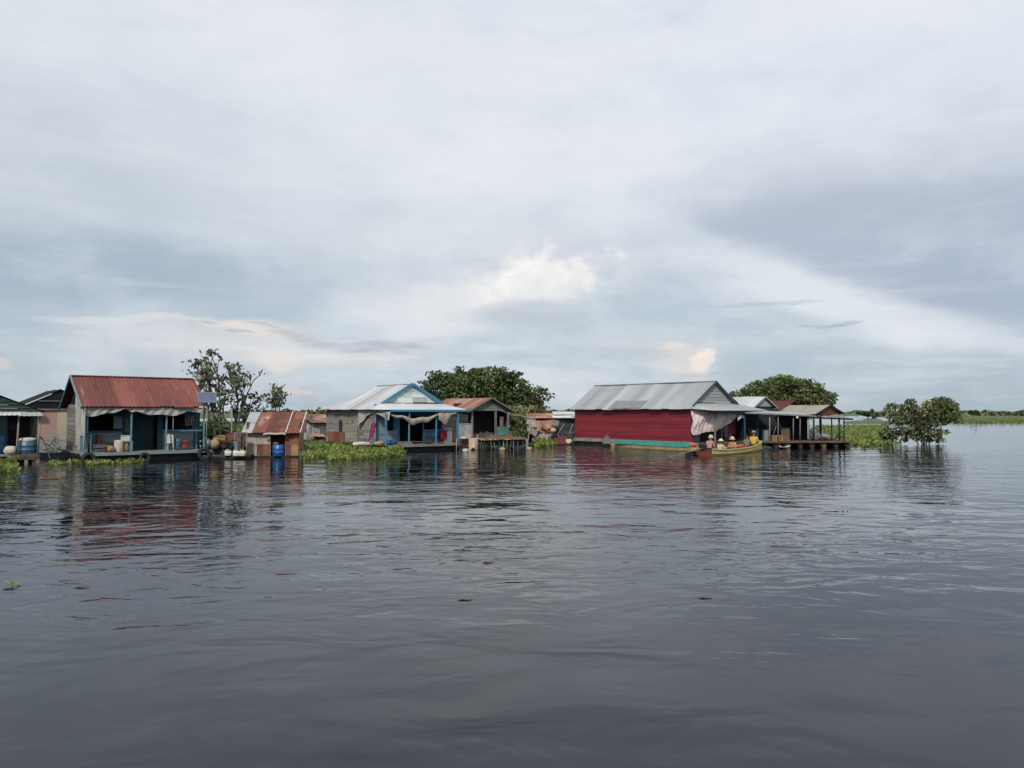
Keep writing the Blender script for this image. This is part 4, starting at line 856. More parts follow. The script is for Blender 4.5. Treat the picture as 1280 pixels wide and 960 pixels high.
def hang(p, w_, h_, m, lab, cat='cloth', rz=0., name='hanging_cloth', ph=0., k=9, pinch=.25, grp=None):
    def fn(x, y): return ((x - .5) * w_ * (1 - pinch * math.sin(y * 2.5) * .6), .06 * math.sin(x * k + ph) * (.4 + y), -h_ * y * (1 + .12 * math.sin(x * 7 + ph)))
    o = cloth(fn, 22, 12).build(name, m, None, p, rz); return tag(o, lab, cat, grp)
hang(W(298.5, 540, 41.7), .30, 1.05, m_greycloth, 'long grey brown cloth hanging between raft and shed corner', ph=1)
hang(W(306, 541, 41.9), .30, .72, m_greycloth, 'shorter dark cloth hanging against the shed corner post', ph=3)
p = W(301, 541, 41.8); mb = MB(); mb.tube([(-.35, 0, 0), (.35, 0, .02)], .02, 6); mb.tube([(-.33, 0, 0), (-.34, 0, -p.z + .17)], .025, 6); mb.tube([(.33, 0, 0), (.33, 0, -p.z + .17)], .025, 6)
tag(mb.build('drying_rack', m_pole, None, p), 'pole drying rack carrying grey cloths beside the rusty shed', 'rack')
for (u, v0, v1, d, lab) in ((289.5, 510, 545, 46, 'tall bleached stake standing behind the amber crate'), (268, 534, 548, 44, 'short bleached stake behind the tan jar')):
    a = W(u, v0, d); mb = MB(); mb.tube([(0, 0, -.3), (.02, 0, a.z * .5), (0, 0, a.z)], .05, 7); tag(mb.build('stake', m_pole, None, (a.x, d, 0)), lab, 'stake')
a = W(277, 536, 43.5); mb = MB(); mb.tube([(-.4, 0, .55), (-.1, 0, .1), (0, 0, 0), (.35, .1, -.15), (.75, .1, -.35)], [.015, .025, .03, .028, .02], 6); mb.tube([(0, 0, 0), (.08, 0, .45), (.02, 0, .8)], [.03, .02, .012], 6); mb.tube([(-.1, 0, .1), (0, 0, -.5), (.02, 0, -a.z)], [.03, .03, .03], 6)
tag(mb.build('bare_branch', m_pole, None, a), 'bleached forked dead branch sticking up behind the tan jar', 'branch')

# ---- rusty tin shed
sp_ = W(307.5, 571, 42.5); h = House('tin_shed', (sp_.x, sp_.y), R(7), 'small patched shed of rusty tin sheets with a dark doorway', 'shed'); HS = h
ws = h.lx(373, 0); zt = 1.40
d0, d1 = h.lx(337.5, 0), h.lx(357, 0)
mb = MB(); mb.sheet((-.22, -.3, 1.36), (.62, 0, 0), (0, 2.35, 1.12), pw=.7, pl=1.2, seed=2, pitch=.1); h.part('roof_patch', mb, m_grey_tin)
mb = MB(); mb.sheet((.36, -.34, 1.34), (ws - .32 + .2, 0, 0), (0, 2.4, 1.15), pw=.72, pl=.85, seed=5, pitch=.12, jit=.5); h.part('roof', mb, m_rust_tin)
mb = MB()
for x in (h.lx(357, -.3), h.lx(375, -.3)): mb.bar((x, -.36, 1.38), (x, 2.06, 2.53), .05, .03, .8)
h.part('roof_batten', mb, m_white_tin)
mb = MB(); mb.grid(lambda x, y: (d0 - .3 + 1.2 * x, -.40 - .05 * y, 1.33 - .1 * y + .05 * math.sin(x * 3.1) + .02 * math.sin(x * 9)), 12, 2); h.part('eave_flap', mb, m_cream)
mb = MB(); mb.planks((0, 0, .72), (d0, 0, 0), (0, 0, zt - .72), 2, (0, -1, 0), seed=2); mb.planks((0, 0, .08), (d0 * .45, 0, 0), (0, 0, .62), 1, (0, -1, 0), seed=3); h.part('front_wall', mb, m_cream)
mb = MB(); mb.sheet((d0 * .46, -.02, .08), (d0 * .54, 0, 0), (0, 0, .63), pw=.4, pl=.7, seed=4, pitch=.09); h.part('rusty_wall_sheet', mb, m_rust_tin); mb = MB(); mb.sheet((d1, -.02, .68), (ws - d1, 0, 0), (0, 0, .75), pw=.7, pl=.8, seed=6, pitch=.09); mb.sheet((d1, -.02, .08), ((ws - d1) * .42, 0, 0), (0, 0, .6), pw=.5, pl=.8, seed=7, pitch=.09); h.part('rusty_wall_sheet', mb, m_rust_tin)
mb = MB(); mb.planks((d1 + (ws - d1) * .43, 0, .08), ((ws - d1) * .57, 0, 0), (0, 0, .6), 1, (0, -1, 0)); h.part('wall_patch', mb, m_yplastic)
mb = MB(); mb.planks((0, .05, .05), (0, 1.7, 0), (0, 0, 1.9), 5, (-1, 0, 0)); mb.planks((ws, .05, .05), (0, 1.7, 0), (0, 0, 1.9), 5, (1, 0, 0)); mb.planks((0, 1.8, .05), (ws, 0, 0), (0, 0, 2.2), 6, (0, 1, 0)); h.part('side_wall', mb, m_brown_tin)
for x in (d0, d1): mb = MB(); mb.bar((x, .02, .02), (x, .02, zt), .06); h.part('door_post', mb, m_wood)
mb = MB(); mb.box(-.05, -.1, -.15, ws + .05, 1.9, .06); h.part('floor', mb, m_hull)
p = h.w(h.lx(347.5, -.05), .1); lathed('water_barrel', p + Vector((0, 0, .065)), drum_prof(.33, .62), m_bluebarrel, 'bright blue open barrel filling the rusty shed doorway', 'barrel')
p = h.w(h.lx(345, .1), .1); sack(p + Vector((0, 0, .66)), .16, .12, .18, m_greycloth, 'grey rag lump lying on the bright blue barrel', 'rag', 'rag', seed=3)
p = W(376, 566, 43.2); heap((p.x, p.y, 0), .35, .3, .42, m_netgrey, 'pale plastic and net scraps at the shed corner by the hyacinth', 'scraps', 'scrap_heap', 8)
# ---- house with the blue trimmed gable
h = House('floating_house', (-8.3, 49.0), A40, 'weathered plank house with pale tin roof and bright blue gable trim', 'house'); H2 = h
w0, fz = 4.5, .42; xr = h.lx(583, -1.3); xe = h.lx(577, -1.3)
gz, az_ = 3.10, 4.32; sl_ = (az_ - gz) / (w0 / 2); xo = -.82; ez = gz + sl_ * xo
def rear(u, x):
    a, b = 0., 15.
    for _ in range(40):
        m = (a + b) / 2
        if pix(h.w(x, m))[0] > u: a = m
        else: b = m
    return a
YE = rear(398, xo); YM = YE * .62; print('rear end', YE)
mb = MB()
mb.sheet((xo, YM, ez), (0, -YM, 0), (w0 / 2 - xo, 0, az_ - ez), pw=.9, pl=3, pitch=.17, seed=11, jit=.45)
mb.sheet((w0 - xo, YM, ez), (0, -YM, 0), (-(w0 / 2 - xo), 0, az_ - ez), pw=.9, pl=3, seed=12)
mb.bar((w0 / 2, 0, az_ + .03), (w0 / 2, YM, az_ + .03), .2, .04)
h.part('roof', mb, m_white_tin)
mb = MB(); rz = az_ - .42; s2 = (rz - ez) / (w0 / 2 - xo)
mb.sheet((xo, YE, ez), (0, -(YE - YM - .02), 0), (w0 / 2 - xo, 0, rz - ez), pw=.8, pl=3, seed=13, clip=lambda t: (.35 * t, 1.0)); mb.sheet((w0 - xo, YE, ez), (0, -(YE - YM - .02), 0), (-(w0 / 2 - xo), 0, rz - ez), pw=.8, pl=3, seed=14, clip=lambda t: (.35 * t, 1.0))
mb.sheet((xo, YE, ez), (w0 - 2 * xo, 0, 0), (0, -1.3, rz - ez), pw=.8, pl=3, seed=15, clip=lambda t: (t * .5, 1 - t * .5)); h.part('rear_roof', mb, m_white_tin)
mb = MB(); mb.sheet((0, .02, gz), (w0, 0, 0), (0, 0, az_ - gz - .03), pw=1.2, pl=.42, pitch=.5, amp=.006, seed=4, jit=.5, clip=lambda t: (t * .5, 1 - t * .5)); h.part('gable', mb, mat('pale gable tin', (.55, .58, .56), (.38, .42, .41), sc=1, st=(.3, 1, 3), rough=.45, var=.3, spec=.5))  # tin highlights put into the gable's pale, uneven sheet colour
for s_ in (0, 1):
    mb = MB(); x0 = -.12 if not s_ else w0 + .12; mb.bar((x0, -.10, gz - .10), (w0 / 2 + (.03 if s_ else -.03), -.10, az_ + .02), .05, .17, .6); h.part('bargeboard', mb, m_blue)
mb = MB(); mb.bar((w0 + .22, -.02, gz + .0), (w0 / 2 + .1, -.02, az_ + .06), .2, .04, .5); h.part('ridge_flashing', mb, m_greyblue)
# porch skirt: a shallow lean-to with hipped ends
mb = MB(); e0 = 2.64; yF = -1.45
mb._add([(-.15, -.06, gz - .05), (w0 + .2, -.06, gz - .05), (xr, yF, e0), (-.25, yF, e0)], [(0, 1, 2, 3)], .75)
mb._add([(-.15, -.06, gz - .05), (-.25, yF, e0), (xo - .02, .0, ez)], [(0, 1, 2)], .65); mb._add([(w0 + .2, -.06, gz - .05), (xr + .1, .6, e0 + .02), (xr, yF, e0)], [(0, 1, 2)], .5); mb._add([(w0 + .2, -.06, gz - .05), (w0 - xo, .6, ez + .02), (xr + .1, .6, e0 + .02)], [(0, 1, 2)], .5)
h.part('porch_roof', mb, m_white_tin)
mb = MB(); mb.box(-.25, yF - .04, e0 - .12, xr + .05, yF, e0 + .01, .6); h.part('fascia', mb, m_blue, [o for o in h.root.children if o.name.startswith('porch_roof')][0])
mb = MB(); mb.planks((-.42, -.02, fz), (0, YE - .4, 0), (0, 0, 2.25), 12, (-1, 0, 0), seed=21, split=2); h.part('side_wall', mb, m_wood)
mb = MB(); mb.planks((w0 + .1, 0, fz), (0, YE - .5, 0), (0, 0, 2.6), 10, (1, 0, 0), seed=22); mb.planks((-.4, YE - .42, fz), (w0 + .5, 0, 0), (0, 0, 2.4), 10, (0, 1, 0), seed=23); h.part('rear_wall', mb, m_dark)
def onside(u):                       # local y on the plank wall seen at photo column u
    a, b = -2., 12.
    for _ in range(40):
        m = (a + b) / 2
        if pix(h.w(-.45, m))[0] > u: a = m
        else: b = m
    return a
y0, y1 = onside(447), onside(432); mb = MB(); mb.planks((-.475, y0, .52), (0, y1 - y0, 0), (0, 0, 1.15), 5, (-1, 0, 0), seed=3, jit=.2); h.part('side_door', mb, mat('pale planks', (.30, .27, .21), (.22, .20, .16), sc=3, st=(1, .4, 4), rough=.9, var=.25))
y0, y1 = onside(431), onside(411); mb = MB(); mb.sheet((-.50, y1, .45), (0, y0 - y1, 0), (0, 0, .72), pw=.9, pl=.8, seed=5, pitch=.12); h.part('rusty_wall_sheet', mb, m_rust_tin)
y0, y1 = onside(427.5), onside(424); mb = MB(); mb.box(-.49, y0, 1.15, -.462, y1, 1.95); h.part('window', mb, m_black)  # solid black slab colours in the darkness of a slit opening
fy = .25; X = lambda u, y=.25: h.lx(u, y)
mb = MB()
for (u0, u1) in ((462, 497), (528.5, 554)): mb = MB(); mb.planks((X(u0), fy, fz), (X(u1) - X(u0), 0, 0), (0, 0, .88), 5, (0, -1, 0), seed=int(u0)); h.part('low_wall', mb, m_greyblue)
mb = MB(); mb.planks((X(473), fy, fz + .88), (X(484) - X(473), 0, 0), (0, 0, 1.3), 6, (0, -1, 0), seed=5)
h.part('front_wall', mb, m_greyblue)
mb = MB(); mb.box(-.4, fy - .02, 2.25, w0 + .1, fy + .03, 3.0); h.part('lintel_board', mb, m_darkblue)
for (u0, u1, z0, z1) in ((466, 473, .75, 2.25), (491, 497.2, 1.31, 2.25), (549, 554, 1.31, 2.25)):
    mb = MB(); mb.planks((X(u0), fy - .03, z0), (X(u1) - X(u0), 0, 0), (0, 0, z1 - z0), 1, (0, -1, 0), seed=3); h.part('shutter', mb, m_blue)
for u in (498, 528.5): mb = MB(); mb.box(X(u) - .05, fy - .06, fz, X(u) + .05, fy, 2.25); h.part('door_frame', mb, m_blue)
mb = MB(); mb.planks((-.3, 3.2, fz), (w0, 0, 0), (0, 0, 2.2), 9, (0, -1, 0), seed=6); h.part('inner_partition', mb, m_dark)
mb = MB()
for i in range(9): mb.box(-.35, yF + .02 + i * .22, fz - .05, xe, yF + .232 + i * .22, fz, rnd.random())
mb.box(-.35, yF - .03, fz - .13, xe, yF + .015, fz + .004, .5); mb.box(-.4, .55, fz - .06, w0, YE - .4, fz - .005)
h.part('deck', mb, m_wood)
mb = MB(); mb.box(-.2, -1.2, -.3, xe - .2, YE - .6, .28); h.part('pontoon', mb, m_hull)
for u, w_ in ((482, .08), (511, .075), (545, .075), (572, .12)):
    x = h.lx(u, -1.32); mb = MB(); mb.bar((x, -1.32, fz), (x + rnd.uniform(-.03, .03), -1.32, e0 - .1), w_, w_, rnd.random()); h.part('porch_post', mb, m_blue if u != 511 else m_lightblue)
x0, x1 = h.lx(488, -1.38), h.lx(570, -1.38)
def swag(x, y):
    t = x; top = 2.50 - .02 * math.sin(t * 9); dip = (.16 + .62 * math.exp(-((t - .40) / .27) ** 2) * (1) + .08 * math.sin(t * 25) + .12 * math.exp(-((t - .83) / .07) ** 2)) * (1 if t < .97 else .6)
    roll = .9 + .1 * y; yy = y
    z = top - dip * (.50 + .50 * yy) if t < .72 else top - dip * 1.9 * yy
    return (x0 + (x1 - x0) * t, -1.40 - .07 * math.sin(yy * 3.14) - .02 * math.sin(t * 60), z)
h.thing('porch_swag', cloth(swag, 90, 8), m_cream, 'rolled cream tarpaulin looping in a deep swag under the blue fascia', 'tarpaulin')
xA, xB = h.lx(452, -.0), h.lx(487, -1.35)
def flapc(x, y):
    t = x; p = Vector((-.62, 1.9, 2.60)).lerp(Vector((-.2, -1.38, 2.52)), t); dz = (.55 + .28 * math.sin(t * 5.4 + 1.9) + .22 * max(0, .3 - t) * 3 - .25 * t) * y
    return (p.x - .06 * math.sin(t * 22) * y - .1 * y, p.y, p.z - dz)
h.thing('corner_tarp', cloth(flapc, 50, 10), m_tarp, 'grey tarpaulin flap drooping at the corner of the weathered plank wall', 'tarpaulin')
mb = MB(); mb.grid(lambda x, y: (h.lx(468, -.7) + (x - .5) * .42 * (1 - .5 * y) - .32 * y, -.72 + .05 * math.sin(7 * x), fz + 1.42 - 1.05 * y - .1 * math.sin(6 * x) * y), 12, 14); h.thing('magenta_cloth', mb, m_magenta, 'magenta cloth hanging crooked beside the blue shutter', 'cloth')
p = h.w(h.lx(452, -.5), -.5, .40); sack(p, .55, .25, .26, m_offwhite, 'crumpled whitish sheet lying on the deck corner above the hyacinth', 'sheet', 'crumpled_sheet', seed=12, rz=.3)
sack(h.w(h.lx(474, -1.0), -1.0, .42), .34, .2, .26, m_tan, 'tan bundle at the foot of the magenta cloth', 'bundle', 'bundle', seed=13, rz=.5)
sack(h.w(h.lx(488, -.6), -.6, .42), .42, .22, .30, m_darkblue, 'dark blue bundle on the porch under the shuttered window', 'bundle', 'bundle', seed=14, rz=.5)
mb = MB(); mb.box(-.62, -.2, 0, .62, .2, .035); mb.box(-.6, -.18, .036, .6, .18, .18, .4); tag(mb.build('doorstep', m_wood, None, h.w(h.lx(503, -.2), -.25, fz), A40), 'wooden step in front of the dark double doorway', 'step')
mb = MB(); mb.box(-.32, -.04, 0, .32, .04, .98); tag(mb.build('white_board', m_white, None, h.w(h.lx(560, -.35), -.35, fz), A40), 'white board standing behind the porch post with red cloth', 'board')
hang(h.w(h.lx(554.5, -.55), -.55, fz + .85), .55, .55, m_redcloth, 'red cloth hung over the rail in front of the white board', 'cloth', A40, ph=2)
hang(h.w(h.lx(540, -.5), -.5, fz + .9), .6, .45, m_darkblue, 'dark blue cloth hung on the porch rail near the red cloth', 'cloth', A40, ph=4)
mb = MB(); xa_, xb_ = h.lx(530, -.52), h.lx(571, -.52); mb.bar((xa_, -.50, fz + .9), (xb_, -.50, fz + .9), .05); 
for k in range(4): x = xa_ + (xb_ - xa_) * k / 3; mb.bar((x, -.50, fz), (x, -.50, fz + .88), .045)
h.part('porch_rail', mb, m_blue)
heap(h.w(h.lx(564, .6), .5, fz), .5, .5, .75, m_brown_tin, 'brown clutter heap in the shaded end of the blue porch', 'clutter', 'clutter_heap', 5, A40)
sack(h.w(h.lx(551, -1.0), -1.0, fz), .2, .16, .12, m_redcloth, 'small dark red bundle near the outer end of the blue porch', 'bundle', 'bundle', seed=17)
lathed('basin', h.w(h.lx(535, -.9), -.9, fz), [(0, 0), (.2, 0), (.3, .16), (.32, .16), (.3, .15), (.2, .02), (0, .02)], m_metal, 'dull metal basin on the blue porch floor below the rail', 'basin')

# ---- patchwork lean-to behind its left end
sp_ = W(391, 552, 58.5); h = House('shack', (sp_.x, sp_.y), A40, 'tumbledown grey patchwork lean-to at the far end of the plank wall', 'shack')
mb = MB(); mb.sheet((-.3, -.3, 1.7), (2.2, 0, 0), (0, 2.2, .6), pw=.5, pl=.6, seed=31, jit=.6); h.part('roof', mb, m_brown_tin)
mb = MB(); mb.sheet((0, 0, .35), (2.2, 0, 0), (0, 0, 1.5), pw=.5, pl=.45, seed=32, jit=.8, pitch=.1); mb.sheet((0, 2.2, .35), (0, -2.2, 0), (0, 0, 1.9), pw=.55, pl=.6, seed=33, jit=.6, pitch=.1); h.part('wall', mb, mat('patched tin scraps', (.30, .29, .28), (.15, .14, .135), sc=2.4, rough=.8, var=.45, spots=[((.20, .10, .07), .55, .65, 1.6, (1, 1, 1)), ((.5, .5, .49), .62, .68, 2.3, (1, 1, 1.5))]))
mb = MB(); mb.sheet((-.5, -.55, .62), (1.3, 0, 0), (0, .5, .22), pw=.6, pl=.6, seed=34); h.part('awning', mb, m_brown_tin)
mb = MB(); mb.box(-.2, -.6, -.2, 2.3, 2.3, .33); h.part('float', mb, m_hull)

# ---- hut with the brown tin roof and grey green gable
h = House('floating_hut', (-3.5, 61.0), A40, 'open fronted hut with brown weathered tin roof and grey green gable', 'hut'); H3 = h
w0, fz = 4.4, .62; ez, az_ = 2.52, 3.64
mb = MB(); sl_ = (az_ - ez) / (w0 / 2 + .2)
mb.sheet((-.2, 6, ez), (0, -6.3, 0), (w0 / 2 + .2, 0, az_ - ez), pw=.8, pl=3.2, seed=41, jit=.5); mb.sheet((w0 + .2, 6, ez), (0, -6.3, 0), (-w0 / 2 - .2, 0, az_ - ez), pw=.8, pl=3.2, seed=42); h.part('roof', mb, m_brown_tin)
mb = MB(); mb.planks((.0, 0, ez + .08), (w0, 0, 0), (0, 0, .2), 1, (0, -1, 0)); n = 5
for i in range(n):
    k0, k1 = i / n, (i + .97) / n; z0, z1 = ez + .29 + (az_ - ez - .31) * k0, ez + .29 + (az_ - ez - .31) * k1; c = w0 / 2; f0, f1 = c * .78 * (1 - k0), c * .78 * (1 - k1)
    mb._add([(c - f0, -.03, z0), (c + f0, -.03, z0), (c + f1, -.015, z1), (c - f1, -.015, z1)], [(0, 1, 2, 3)], rnd.random())
h.part('gable', mb, m_greygreen)
for s_ in (0, 1): mb = MB(); mb.bar((-.22 if not s_ else w0 + .22, -.32, ez - .02), (w0 / 2, -.32, az_ + .01), .05, .12, .4); h.part('bargeboard', mb, m_greygreen)
for u in (590, 619.5, 635): x = h.lx(u, 0); mb = MB(); mb.bar((x, 0, fz), (x, 0, ez + .15), .15, .13, rnd.random()); h.part('post', mb, m_wood)
mb = MB(); xx0, xx1 = h.lx(620.5, .0), h.lx(634, .0); mb.planks((xx0, .02, fz), (xx1 - xx0, 0, 0), (0, 0, .66), 3, (0, -1, 0), jit=.3); h.part('low_wall', mb, mat('turquoise boards', (.08, .24, .25), (.10, .17, .15), sc=3, rough=.8, var=.25))
mb = MB(); mb.planks((0, 5.8, fz), (w0, 0, 0), (0, 0, 2.2), 8, (0, -1, 0)); mb.planks((.02, 0, fz), (0, 5.8, 0), (0, 0, 2), 8, (-1, 0, 0)); mb.planks((w0, .3, fz), (0, 5.5, 0), (0, 0, 2), 8, (1, 0, 0)); mb.planks((.3, 2.4, fz), (w0 - .4, 0, 0), (0, 0, 2.6), 8, (0, -1, 0)); h.part('wall', mb, m_dark)
mb = MB(); mb.box(-.2, -.6, fz - .1, w0 + .1, 5.9, fz); h.part('floor', mb, m_wood_b)
mb = MB(); mb.box(0, -.3, -.3, w0, 5.7, fz - .105); h.part('float', mb, m_hull)
p = W(580, 548, 59); mb = MB(); mb.box(-.5, -.03, 0, .08, .03, .95, .5); mb.box(.10, -.04, 0, .72, .02, .90, .8); mb.box(-.5, -.05, .93, .72, -.031, 1.0, .3)
tag(mb.build('wall_screen', mat('stained white board', (.40, .41, .38), (.24, .26, .24), sc=2.5, rough=.8, var=.1), None, (p.x, p.y, .62), A40), 'stained whitish screen standing between blue porch and brown roofed hut', 'screen')
hang(W(627, 521, 61.8), .35, .8, m_greycloth, 'pale shirt hung in the small opening of the brown roofed hut', 'shirt', A40, 'hanging_shirt', 1)
# stake platform before it
p = W(597, 562, 51.2); p2 = W(659, 561, 51.6); dv = (p2 - p); Lp = Vector((dv.x, dv.y)).length
h = House('stake_platform', (p.x, p.y), math.atan2(dv.y, dv.x), 'rickety stake platform piled with brown nets before the open hut', 'platform'); SP = h
for i in range(13):
    x = Lp * i / 12; mb = MB(); t = rnd.uniform(-.30, .30); x += rnd.uniform(-.09, .09); mb.tube([(x + t, rnd.uniform(-.02, .2), -.5), (x + t * .4 + rnd.uniform(-.04, .04), .1, .1), (x, .08, .62)], rnd.uniform(.014, .034), 6, rnd.random()); h.part('leg', mb, (m_wood, m_pole, m_wood_b)[i % 3])
for i in range(6): x = Lp * (i + .5) / 6; mb = MB(); mb.tube([(x, 1.8, -.5), (x, 1.8, .6)], .04, 6, rnd.random()); h.part('leg', mb, m_wood)
mb = MB(); mb.tube([(-.1, .0, .64), (Lp * .5, .02, .66), (Lp + .1, 0, .66)], .045, 7, .6); h.part('beam', mb, m_pole); mb = MB(); mb.tube([(-.1, 3.4, .62), (Lp + .1, 3.4, .62)], .05, 7); h.part('beam', mb, m_pole)
mb = MB()
for i in range(24): x = Lp * i / 24; mb.box(x, -.05 + rnd.uniform(-.08, .08), .685, x + Lp / 24 * .9, 3.6, .71, rnd.random())
h.part('deck', mb, m_wood)
mb = MB(); mb.box(.1, .5, -.2, Lp - .1, 3.4, .25); h.part('float', mb, m_hull)
mb = cloth(lambda x, y: (.1 + (Lp - .2) * x, .32 + .06 * math.sin(x * 31) + .05 * math.sin(x * 13 + y * 5), .66 - (.62 + .1 * math.sin(x * 17)) * y), 60, 8); h.part('net_skirt', mb, mat('dark green net', (.045, .06, .05), (.025, .032, .03), sc=4, rough=.95, var=.1))
mb = MB(); mb.box(Lp - .1, -.12, -.4, Lp + .06, .04, .7); h.part('corner_post', mb, m_wood)
for i, (x, w_, hh, lab, m) in enumerate([(Lp * .36, .62, .26, 'orange brown net heap on the stake platform nearest its pale towel', m_net), (Lp * .62, .62, .27, 'rust coloured net heap on the stake platform before the turquoise boards', m_net), (Lp * .86, .5, .13, 'flat brown net spread at the outer corner of the stake platform', m_net)]):
    heap(h.w(x, .75, .70), w_, .55, hh, m, lab, 'net', 'net_pile', 30 + i, h.rz, group='nets on the stake platform')
heap(h.w(Lp * .22, 2.6, .70), .8, .6, .45, m_netgrey if False else m_dark, 'dark clutter heap at the mouth of the open hut', 'clutter', 'clutter_heap', 40, h.rz)
hang(W(591, 547.5, 50.6), .55, .72, m_creamcloth, 'cream towel hung over the low rail at the end of the stake platform', 'towel', .2, 'towel', 1, 6, .1)
a, b = W(571, 548.5, 50.8), W(597, 547.5, 50.7); mb = MB(); mb.tube([a, b], .03, 6); mb.tube([a, (a.x - .05, a.y, -.4)], .03, 6); mb.tube([(b.x, b.y, -.4), b + Vector((0, 0, .2))], .03, 6); tag(mb.build('rail', m_pole), 'low pole rail carrying the cream towel beside the stake platform', 'rail')
sack(W(579.5, 550, 51), .26, .2, .22, m_offwhite, 'pale bundle resting on the low pole rail', 'bundle', 'bundle', seed=21); sack(W(585.5, 549, 51.3), .26, .2, .30, m_pinkcloth, 'faded pink bundle beside the pale bundle on the low pole rail', 'bundle', 'bundle', seed=22)
p = W(583, 563, 51.2); mb = MB(); g = random.Random(12)
for i in range(22): a = Vector((g.uniform(-.7, .7), g.uniform(-.3, .4), g.uniform(-.05, .45))); mb.tube([a, a + Vector((g.uniform(-.5, .5), g.uniform(-.2, .2), g.uniform(-.1, .4)))], g.uniform(.012, .035), 5, g.random())
tag(mb.build('driftwood_pile', m_wood_b, None, (p.x, p.y, 0)), 'dark driftwood tangle between the blue porch and the stake platform', 'driftwood')
for u, v, m, lab in ((628, 563, m_tan, 'tan float jug bobbing under the stake platform'), (661.5, 562.5, m_tan, 'cream float jug by the outer post of the stake platform'), (582, 564.5, m_offwhite, 'small pale float under the driftwood tangle')):
    q_ = W(u, v, ground_d(v)); sack((q_.x, q_.y, -.06), .20, .16, .26, m, lab, 'float', 'float_jug', seed=int(u))
a, b, c = W(636, 517, 62), W(647, 519, 58), W(665, 523, 54); mb = MB(); mb.tube([W(626, 513, 62), a, b, c, W(669, 524, 54)], .035, 6); mb.tube([W(664, 522.5, 54), (W(658, 560, 53).x, 53, -.3)], .035, 6); mb.tube([W(638, 528, 60), W(643, 520, 59), b], [.05, .04, .03], 6)
tag(mb.build('pole_frame', m_pole), 'bleached pole frame reaching from the open hut towards the broken shack', 'poles')

# ---- broken shack against the red house
sp_ = W(664, 557, 60.5); h = House('shack', (sp_.x, sp_.y), R(4), 'half collapsed shack of brown and white tin against the red house', 'shack'); BS = h
ws = h.lx(722, 0)
mb = MB(); mb.sheet((-.35, -.2, 1.98), (2.3, 0, 0), (0, 1.7, .42), pw=.7, pl=.8, seed=51, jit=.6); h.part('roof', mb, m_brown_tin)
mb = MB(); mb.sheet((1.7, -.35, 2.02), (ws - 1.7, 0, .0), (0, .95, .2), pw=.9, pl=.9, seed=52, jit=.4); mb.sheet((1.9, .75, 2.27), (ws - 1.9, 0, 0), (0, 1.2, .26), pw=.9, pl=1.2, seed=53); h.part('white_roof_sheet', mb, m_white_tin)
mb = MB(); mb.planks((1.6, .1, .1), (ws - 1.6, 0, 0), (0, 0, 1.9), 6, (0, -1, 0), seed=3); mb.planks((-.2, 1.9, .1), (ws, 0, 0), (0, 0, 2.2), 6, (0, 1, 0), seed=4); mb.planks((-.2, .6, .1), (0, 1.3, 0), (0, 0, 1.9), 6, (-1, 0, 0)); h.part('wall', mb, mat('slate dark boards', (.06, .065, .075), (.04, .042, .05), sc=3, rough=.8, var=.4))
for i, (x, z, w_, hh, tx, tz, m) in enumerate([(.35, 1.62, 1.2, .6, .5, .15, m_brown_tin), (1.2, 1.55, 1.3, .6, .35, -.12, m_brown_tin), (.3, 1.25, 1.3, .5, .6, -.1, m_tan_tin), (1.25, 1.12, 1.2, .5, .45, .08, m_brown_tin), (.85, .62, 1.6, .75, .3, .06, m_wood)]):
    mm = Matrix.Rotation(tz, 3, 'Y') @ Matrix.Rotation(-tx, 3, 'X'); mb = MB(); o_ = Vector((x, -.1 - .06 * i, z)); mb.sheet(o_ - mm @ Vector((w_ / 2, 0, hh / 2)), mm @ Vector((w_, 0, 0)), mm @ Vector((0, 0, hh)), pw=.6, pl=.5, seed=60 + i, jit=.5, pitch=.13); h.part('fallen_sheet', mb, m)
g = random.Random(77)
for i in range(11):
    mm = Matrix.Rotation(g.uniform(-.5, .5), 3, 'Y') @ Matrix.Rotation(-g.uniform(.2, .9), 3, 'X') @ Matrix.Rotation(g.uniform(-.4, .4), 3, 'Z'); w_, hh = g.uniform(.5, 1.0), g.uniform(.25, .5); mb = MB()
    o_ = Vector((g.uniform(-.1, 2.0), -.35 - .04 * i, g.uniform(.45, 1.75))); mb.sheet(o_ - mm @ Vector((w_ / 2, 0, hh / 2)), mm @ Vector((w_, 0, 0)), mm @ Vector((0, 0, hh)), pw=.5, pl=.5, seed=80 + i, jit=.5, pitch=.13); h.part('fallen_sheet', mb, (m_brown_tin, m_tan_tin, m_wood, m_brown_tin)[i % 4])
mb = MB(); mb.box(-.4, -.25, -.25, ws, 2, .12); h.part('float', mb, m_hull)
tag(None or (lambda: (lambda mb: (mb.torus((0, 0, 0), .27, .1, Matrix.Rotation(R(80), 3, 'X') @ Matrix.Rotation(.2, 3, 'Y'), 24, 8), mb.build('tyre', m_rubber, None, W(693.5, 548, 59.4)))[1])(MB()))(), 'old black tyre propped beside the reddish net of the broken shack', 'tyre')
p = W(701, 556, 59.3); heap((p.x, p.y, .05), .62, .4, .72, mat('dull red netting', (.15, .045, .05), (.07, .035, .035), sc=8, rough=.95, var=.3, bump=1), 'dull red net heap in front of the broken shack', 'net', 'net_pile', 44)
q_ = W(711, 556, 59); sack((q_.x, q_.y, .02), .26, .22, .40, m_creamcloth, 'cream sack at the water edge beside the red house corner', 'sack', seed=31); q_ = W(691.5, 540, 59.6); sack(q_, .22, .16, .3, m_creamcloth, 'cream bag on the fallen brown sheets', 'bag', 'bag', seed=33)
q_ = W(686, 558, 59); sack((q_.x, q_.y, -.02), .16, .14, .16, m_offwhite, 'small pale float below the old tyre', 'float', 'float_jug', seed=35)
